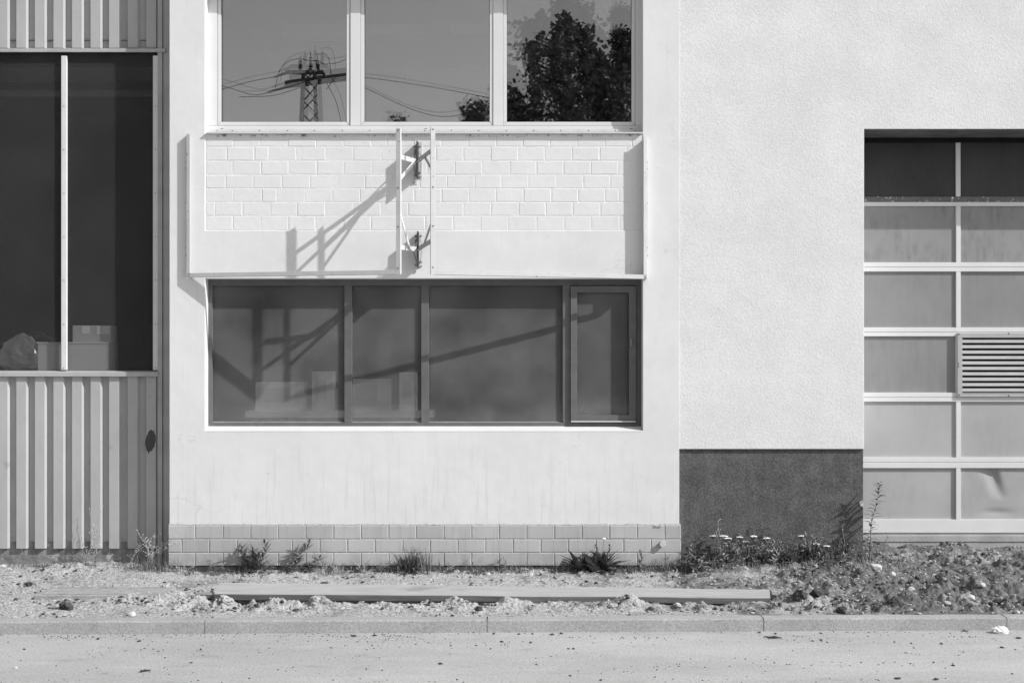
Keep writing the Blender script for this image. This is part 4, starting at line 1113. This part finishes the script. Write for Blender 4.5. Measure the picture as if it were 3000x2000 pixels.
for k, (px, py, lab) in enumerate(YR_):
    y = U(-.18,-.04); x = PX(px, y); z = PZ(py, y); b = G(x, y)
    yarrow(0,0,max(.09, z-b.z-.01),lab,2 if k in (1,2,5) else 1,.03,p=b)
wispy(2095,1620,.40,2,'tall pale seed stalk before left part of dark plinth','straw',.05,p=G(1.88,-.06))
wispy(2125,1620,.34,1,'tall bare stalk right of the pale seed stalk','stem',.06,name='bare_weed',buds=False,p=G(2.02,-.03))
leafy(2215,1625,.36,'slender upright weed with small leaves, plinth middle',.03,1,34,.035,.35,'leafA',.3,'slender_weed',p=G(2.28,-.03))
leafy(2238,1625,.30,'slender upright weed right of its twin at plinth middle',.03,.5,30,.035,.35,'leafA',.3,'slender_weed',p=G(2.36,-.02))
for k,(x,y) in enumerate(((2.44,-.14),(2.56,-.17),(2.70,-.10))):
    rosette(0,0,18,.19,.16,['spreading strap-leaved weed left of the plinth middle front','spreading strap-leaved weed at front, before dark plinth','spreading strap-leaved weed right, near the pale leaf'][k],['leafB','leafA','leafB'][k],(.4,1.2),'strap_leaved_weed',p=G(x,y))
rosette(2430,1640,3,.15,.34,'weed with one broad pale upright leaf','leafC',(1.1,1.5),'pale_leaf_weed',p=G(2.88,-.10))
wispy(2465,1625,.36,1,'tall pale bare stalk before the plinth shadow','straw',.02,buds=False,p=G(3.0,-.07))
for k in range(6): tuft(0,0,90,.08,.12,'short sparse grass %s the dark plinth' % ('on the soil left before','on the soil before middle of','on soil before the right of','farther before right part of','at front right corner of','beside right corner of')[k],'leafA' if k%2 else 'leafC',.003,1.2,p=G(1.9+.28*k,-.30-.05*(k%3)),sy=.6)
# mixed low weeds: nothing tells them apart
for k in range(80):
    x = U(1.56, 3.14); y = -.02-.30*R()**1.6
    o = leafy(0,0,U(.08,.25)*(1+y*1.5),'small leafy weed in the tangle before the dark plinth',U(.01,.08),U(0,6),random.randint(14,26),U(.05,.09),U(.16,.3),random.choice(['leafA','leafB','leafA','leafC']),.05,'low_weed',p=G(x,y),el0=U(.3,.9),curl=.5)
    o['group'] = 'low weeds tangled before the dark plinth'
for k in range(40):
    x = -3.2 + 4.7*R(); y = U(-.14,-.03)
    o = leafy(0,0,U(.03,.12),'tiny leafy sprout along the foot of the block base',U(.01,.05),U(0,6),random.randint(8,14),U(.035,.07),U(.16,.28),random.choice(['leafA','leafB']),.05,'base_sprout',p=G(x,y),el0=U(.3,.9),curl=.5)
    o['group'] = 'tiny sprouts along the block base'
for k in range(16):
    x = -3.1 + 4.6*R()
    o = wispy(0,0,U(.07,.20),random.randint(1,3),'thin dry stalks at the foot of the block base',random.choice(['straw','stem','stem']),.08,'dry_stalks',False,p=G(x,U(-.12,-.03)))
    o['group'] = 'dry stalks along the block base'
for k in range(14):
    o = wispy(0,0,U(.16,.34),random.randint(1,3),'thin pale stalks in the tangle before the dark plinth',random.choice(['straw','stem','straw']),.10,'pale_stalks',R()<.4,p=G(U(1.6,3.1),U(-.16,-.02)))
    o['group'] = 'pale stalks before the dark plinth'
for k in range(12):
    o = tuft(0,0,70,U(.06,.12),.07,'ragged low grass at the foot of the block base',random.choice(['leafA','leafB','leafC']),.004,1.4,p=G(-3.1+4.6*k/12+U(-.1,.1),U(-.14,-.04)),sy=.5)
    o['group'] = 'ragged low grass along the block base'
# tall willowherb in front of the door
leafy(2545,1610,.72,'tall willowherb with narrow leaves in front of the door edge',.11,.15,56,.115,.26,'leafB',.10,'tall_willowherb',p=G(3.24,-.10),el0=.35,curl=.4)
leafy(2610,1605,.17,'small thin sprout before the door threshold',.05,.6,8,.04,.2,'leafB',.2,'thin_weed',p=G(3.48,.30))
for k in range(5): tuft(0,0,46,.09,.10,'thin grass blades %s' % ('before the left end of threshold','on soil before the first door panel','on the soil below the door mullion','on soil below the vent','on the heap at the right edge')[k],'leafC' if k%2 else 'leafA',.003,1.2,p=G(3.35+.3*k,U(-.1,.25)),sy=.6)
tuft(0,0,70,.10,.10,'grass tuft on the soil right of the plinth corner','leafA',.003,1.1,p=G(2.95,-.42))
tuft(0,0,70,.08,.07,'flattened grass tuft between plinth and plank end','leafC',.003,1.5,p=G(2.66,-.48))
tuft(0,0,40,.06,.06,'small grass tuft behind the left plank end','leafB',.003,1.2,p=G(-2.35,-.55))
tuft(0,0,30,.06,.05,'small grass tuft on sand left of the plank','leafB',.003,1.2,p=G(-3.28,-.45))
# litter of dry straw on the soil
sm_ = MB()
for _ in range(420):
    x = U(-4.8,5); y = -abs(random.gauss(0,.35)) + .05 if R() < .75 else U(-1.7,0); 
    if y < kerb_front(x)+.16: continue
    a = U(0,6.28); l = U(.02,.09); q = Vector((x,y,hz(x,y)+.004)); d = Vector((math.cos(a),math.sin(a),0))*l
    e = q+d; e.z = hz(e.x,e.y)+U(.003,.02)
    sm_.tube([q, q.lerp(e,.5)+Vector((0,0,.006)), e], .0016, 3, False)
tag(sm_.build('straw_litter', M['straw'], kind='stuff'), 'dry straw and stalk bits lying on the soil', 'litter')

# ================================================================ behind the camera: mirrored in the upper panes, plus an added treeline
def refl(px, py, Y):
    L = CAMD + Y + 2*.15; return Vector((px-1500, 0, 0))*(L/FPX) + Vector((0, -Y, CAMZ + (HOR-py)*L/FPX))
def tree(px, py_top, Y, width, nleaf, label, crown_h):
    top = refl(px, py_top, Y); H = top.z; root = tag(empty('tree', (top.x, top.y, -.03)), label, 'tree', None)
    tr = MB(); pts = [Vector((.1*math.sin(k*.9)*k/8, .1*math.cos(k*1.1)*k/8, H*.97*k/9)) for k in range(10)]
    tr.tube(pts, [.17*(1-.92*k/9) for k in range(10)], 8)
    tips = []
    for k in range(60):
        t = (1-crown_h/H) + (crown_h/H)*(k/59)**.85; f = t*9; i = min(8,int(f)); q = pts[i].lerp(pts[i+1], min(1,f-i))
        rr = width*.5*(1-t)**.62*(H/crown_h)**.62*U(.35,1.3); a = k*2.4+U(-.4,.4)
        e = q + Vector((math.cos(a)*rr, math.sin(a)*rr, rr*U(.45,1.0)+.1))
        e.z = min(e.z, H*1.0)
        mid = q.lerp(e,.5)+Vector((0,0,.05)); tr.tube([q, mid, e], [.035*(1.1-t)+.006, .02*(1.1-t)+.004, .004], 5)
        tips.append((q, mid, e))
    for k in range(9):                                    # upright shoots that feather the outline
        a = k*2.4; rr = width*.34*R(); b0 = Vector((math.cos(a)*rr, math.sin(a)*rr, H-.35-.9*rr-U(0,.5))); e = b0 + Vector((U(-.15,.15),U(-.15,.15),U(.5,.95)))
        e.z = min(e.z, H+.12); m1 = b0.lerp(e,.5)
        tr.tube([b0, m1, e], [.012,.008,.003], 4); tips.append((b0, m1, e)); tips.append((b0, m1, e))
    tr.build('trunk', M['bark'], root, True)
    cr = MB()
    for _ in range(nleaf):
        q, m_, e = random.choice(tips); u = U(.25,1.08)
        c = q.lerp(m_, u*2) if u < .5 else m_.lerp(e, u*2-1)
        cl = noise.noise(c*1.6)
        if cl < -.05 and R() < .85: continue
        c = c + Vector((random.gauss(0,.10),random.gauss(0,.10),random.gauss(0,.10)))
        s = U(.05,.12); d = Vector((random.gauss(0,1),random.gauss(0,1),random.gauss(0,.7))).normalized(); b = d.cross(Vector((R()-.5,R()-.5,R()-.5))).normalized()
        cr.quad(c-d*s, c+b*s*.6, c+d*s, c-b*s*.6)
    cr.build('crown', M['crown'], root, kind='stuff'); return root
tree(1655,60,25,3.9,11000,'tall pointed leafy tree mirrored in the right upper pane',4.6)
tree(1825,95,26,3.4,9000,'leafy tree at the right edge of the right upper pane',4.2)
tree(1735,190,27,3.0,7000,'lower tree between two taller ones in the right upper pane',3.6)
tree(1505,250,25,2.2,4000,'low tree mirrored behind the right mullion',2.6)
tree(1400,318,30,2.0,3600,'small leafy tree mirrored low in the middle pane',2.4)
tree(1165,352,40,1.2,1200,'far small tree tip at the bottom of the middle pane',1.6)
# added unseen treeline across the road, blocks low sky light to darken recesses
wd_ = MB(); vs_ = []; n = 160
for k in range(n+1):
    x = -110 + 220*k/n
    h = 6.6 + 1.6*noise.noise(Vector((x*.09,1,1))) + 1.2*noise.noise(Vector((x*.4,4,1)))
    for j, (dy, fz_) in enumerate(((0,0),(1.0,.35),(.6,.7),(-.6,.92),(-2.5,1.0),(-5,.9),(-6,0))):
        q = noise.noise(Vector((x*.5, j*1.7, 2)))
        vs_.append((x, -52+dy+q*1.2, h*fz_*(1+.06*q)-.03))
wd_.add(vs_, [(k*7+j, k*7+7+j, k*7+8+j, k*7+j+1) for k in range(n) for j in range(6)])
tag(wd_.build('added_treeline', M['crown'], kind='stuff'), 'added dark treeline out of view behind the viewer, dims ambient light', 'wood')
# pylon
Y = 30.0
py_ = tag(empty('power_pylon', (refl(905,300,Y).x, -Y, -.03)), 'lattice steel power pole mirrored in the left upper pane', 'pylon')
def RL(px, py): 
    q = refl(px, py, Y) - Vector(py_.location); return q
def L2(px, py, y): q = RL(px, py); q.y = y; return q
lat = MB()
zt_, H_ = RL(905,212).z, RL(905,212).z
def half(z): return .17 + .42*(1-z/H_)
cor = [(-1,-1),(1,-1),(1,1),(-1,1)]
for sx, sy in cor: lat.tube([(sx*half(0),sy*half(0),0),(sx*half(H_),sy*half(H_),H_)], .035, 4)
nseg = 26
for k in range(nseg):
    z0, z1 = H_*k/nseg, H_*(k+1)/nseg; a, b = half(z0), half(z1)
    for f in range(4):
        p, q = cor[f], cor[(f+1)%4]
        if (k+f) % 2: p, q = q, p
        lat.tube([(p[0]*a,p[1]*a,z0),(q[0]*b,q[1]*b,z1)], .02, 4)
lat.build('lattice_mast', M['pylon'], py_)
MB().obox(L2(838,217,-.1), RL(948,217)-RL(838,217), (0,.2,0), (0,0,.10)).build('crossarm', M['pylon'], py_)
MB().obox(L2(836,258,-.12), RL(1040,232)-RL(836,258), (0,.24,0), (0,0,.20)).build('crossarm', M['pylon'], py_)
for px, t in ((880,165),(910,150),(931,165)):
    ins = MB(); b = L2(px,212,0); e = L2(px,t,0); ins.tube([b, e], .014, 5)
    for k in range(5): c = b.lerp(e,.12+.13*k); ins.tube([c, c+Vector((0,0,.05))], [.07,.045], 8)
    ins.build('insulator', M['wire'], py_)
for (a, b) in (((836,256),(783,272)), ((838,214),(805,226)), ((948,214),(955,240))):
    MB().tube([L2(*a,0), L2(*b,0)], [.05,.03], 6).build('insulator', M['wire'], py_)
def wirepath(pts, r=.013):
    P_ = [Vector(L2(x, y, 0)) + Vector(py_.location) for x, y in pts]; out = []
    for k in range(len(P_)-1):
        p0, p1, p2, p3 = P_[max(0,k-1)], P_[k], P_[k+1], P_[min(len(P_)-1,k+2)]
        for j in range(6):
            t = j/6; out.append(.5*((2*p1)+(p2-p0)*t+(2*p0-5*p1+4*p2-p3)*t*t+(3*p1-p0-3*p2+p3)*t**3))
    out.append(P_[-1]); return out, r
WR = [([(400,190),(650,252),(740,278),(783,272)],'power cable sagging left from the lower crossarm'),([(400,330),(650,262),(740,238),(805,226)],'power cable rising left to upper crossarm'),
 ([(805,268),(820,205),(850,178),(880,173),(908,180)],'looped jumper cable on the left of pole'),([(910,178),(935,180),(950,188),(1005,178),(1060,130)],'jumper cable leading up right from the pole'),
 ([(922,222),(1070,228),(1200,245),(1320,265),(1500,300)],'upper power cable running right from the pole'),([(700,284),(800,280),(900,252),(1010,235),(1070,258),(1200,318),(1300,342),(1390,322),(1500,270)],'lower power cable sagging in the middle pane'),
 ([(955,240),(985,300),(1003,380)],'thin stay wire slanting down right of the pole'),([(925,160),(950,157),(965,180),(970,240),(955,262)],'looped cable on the right of the pole')]
for pts, lab in WR:
    o, r = wirepath(pts); tag(MB().tube(o, r, 4).build('power_cable', M['wire']), lab, 'cable')
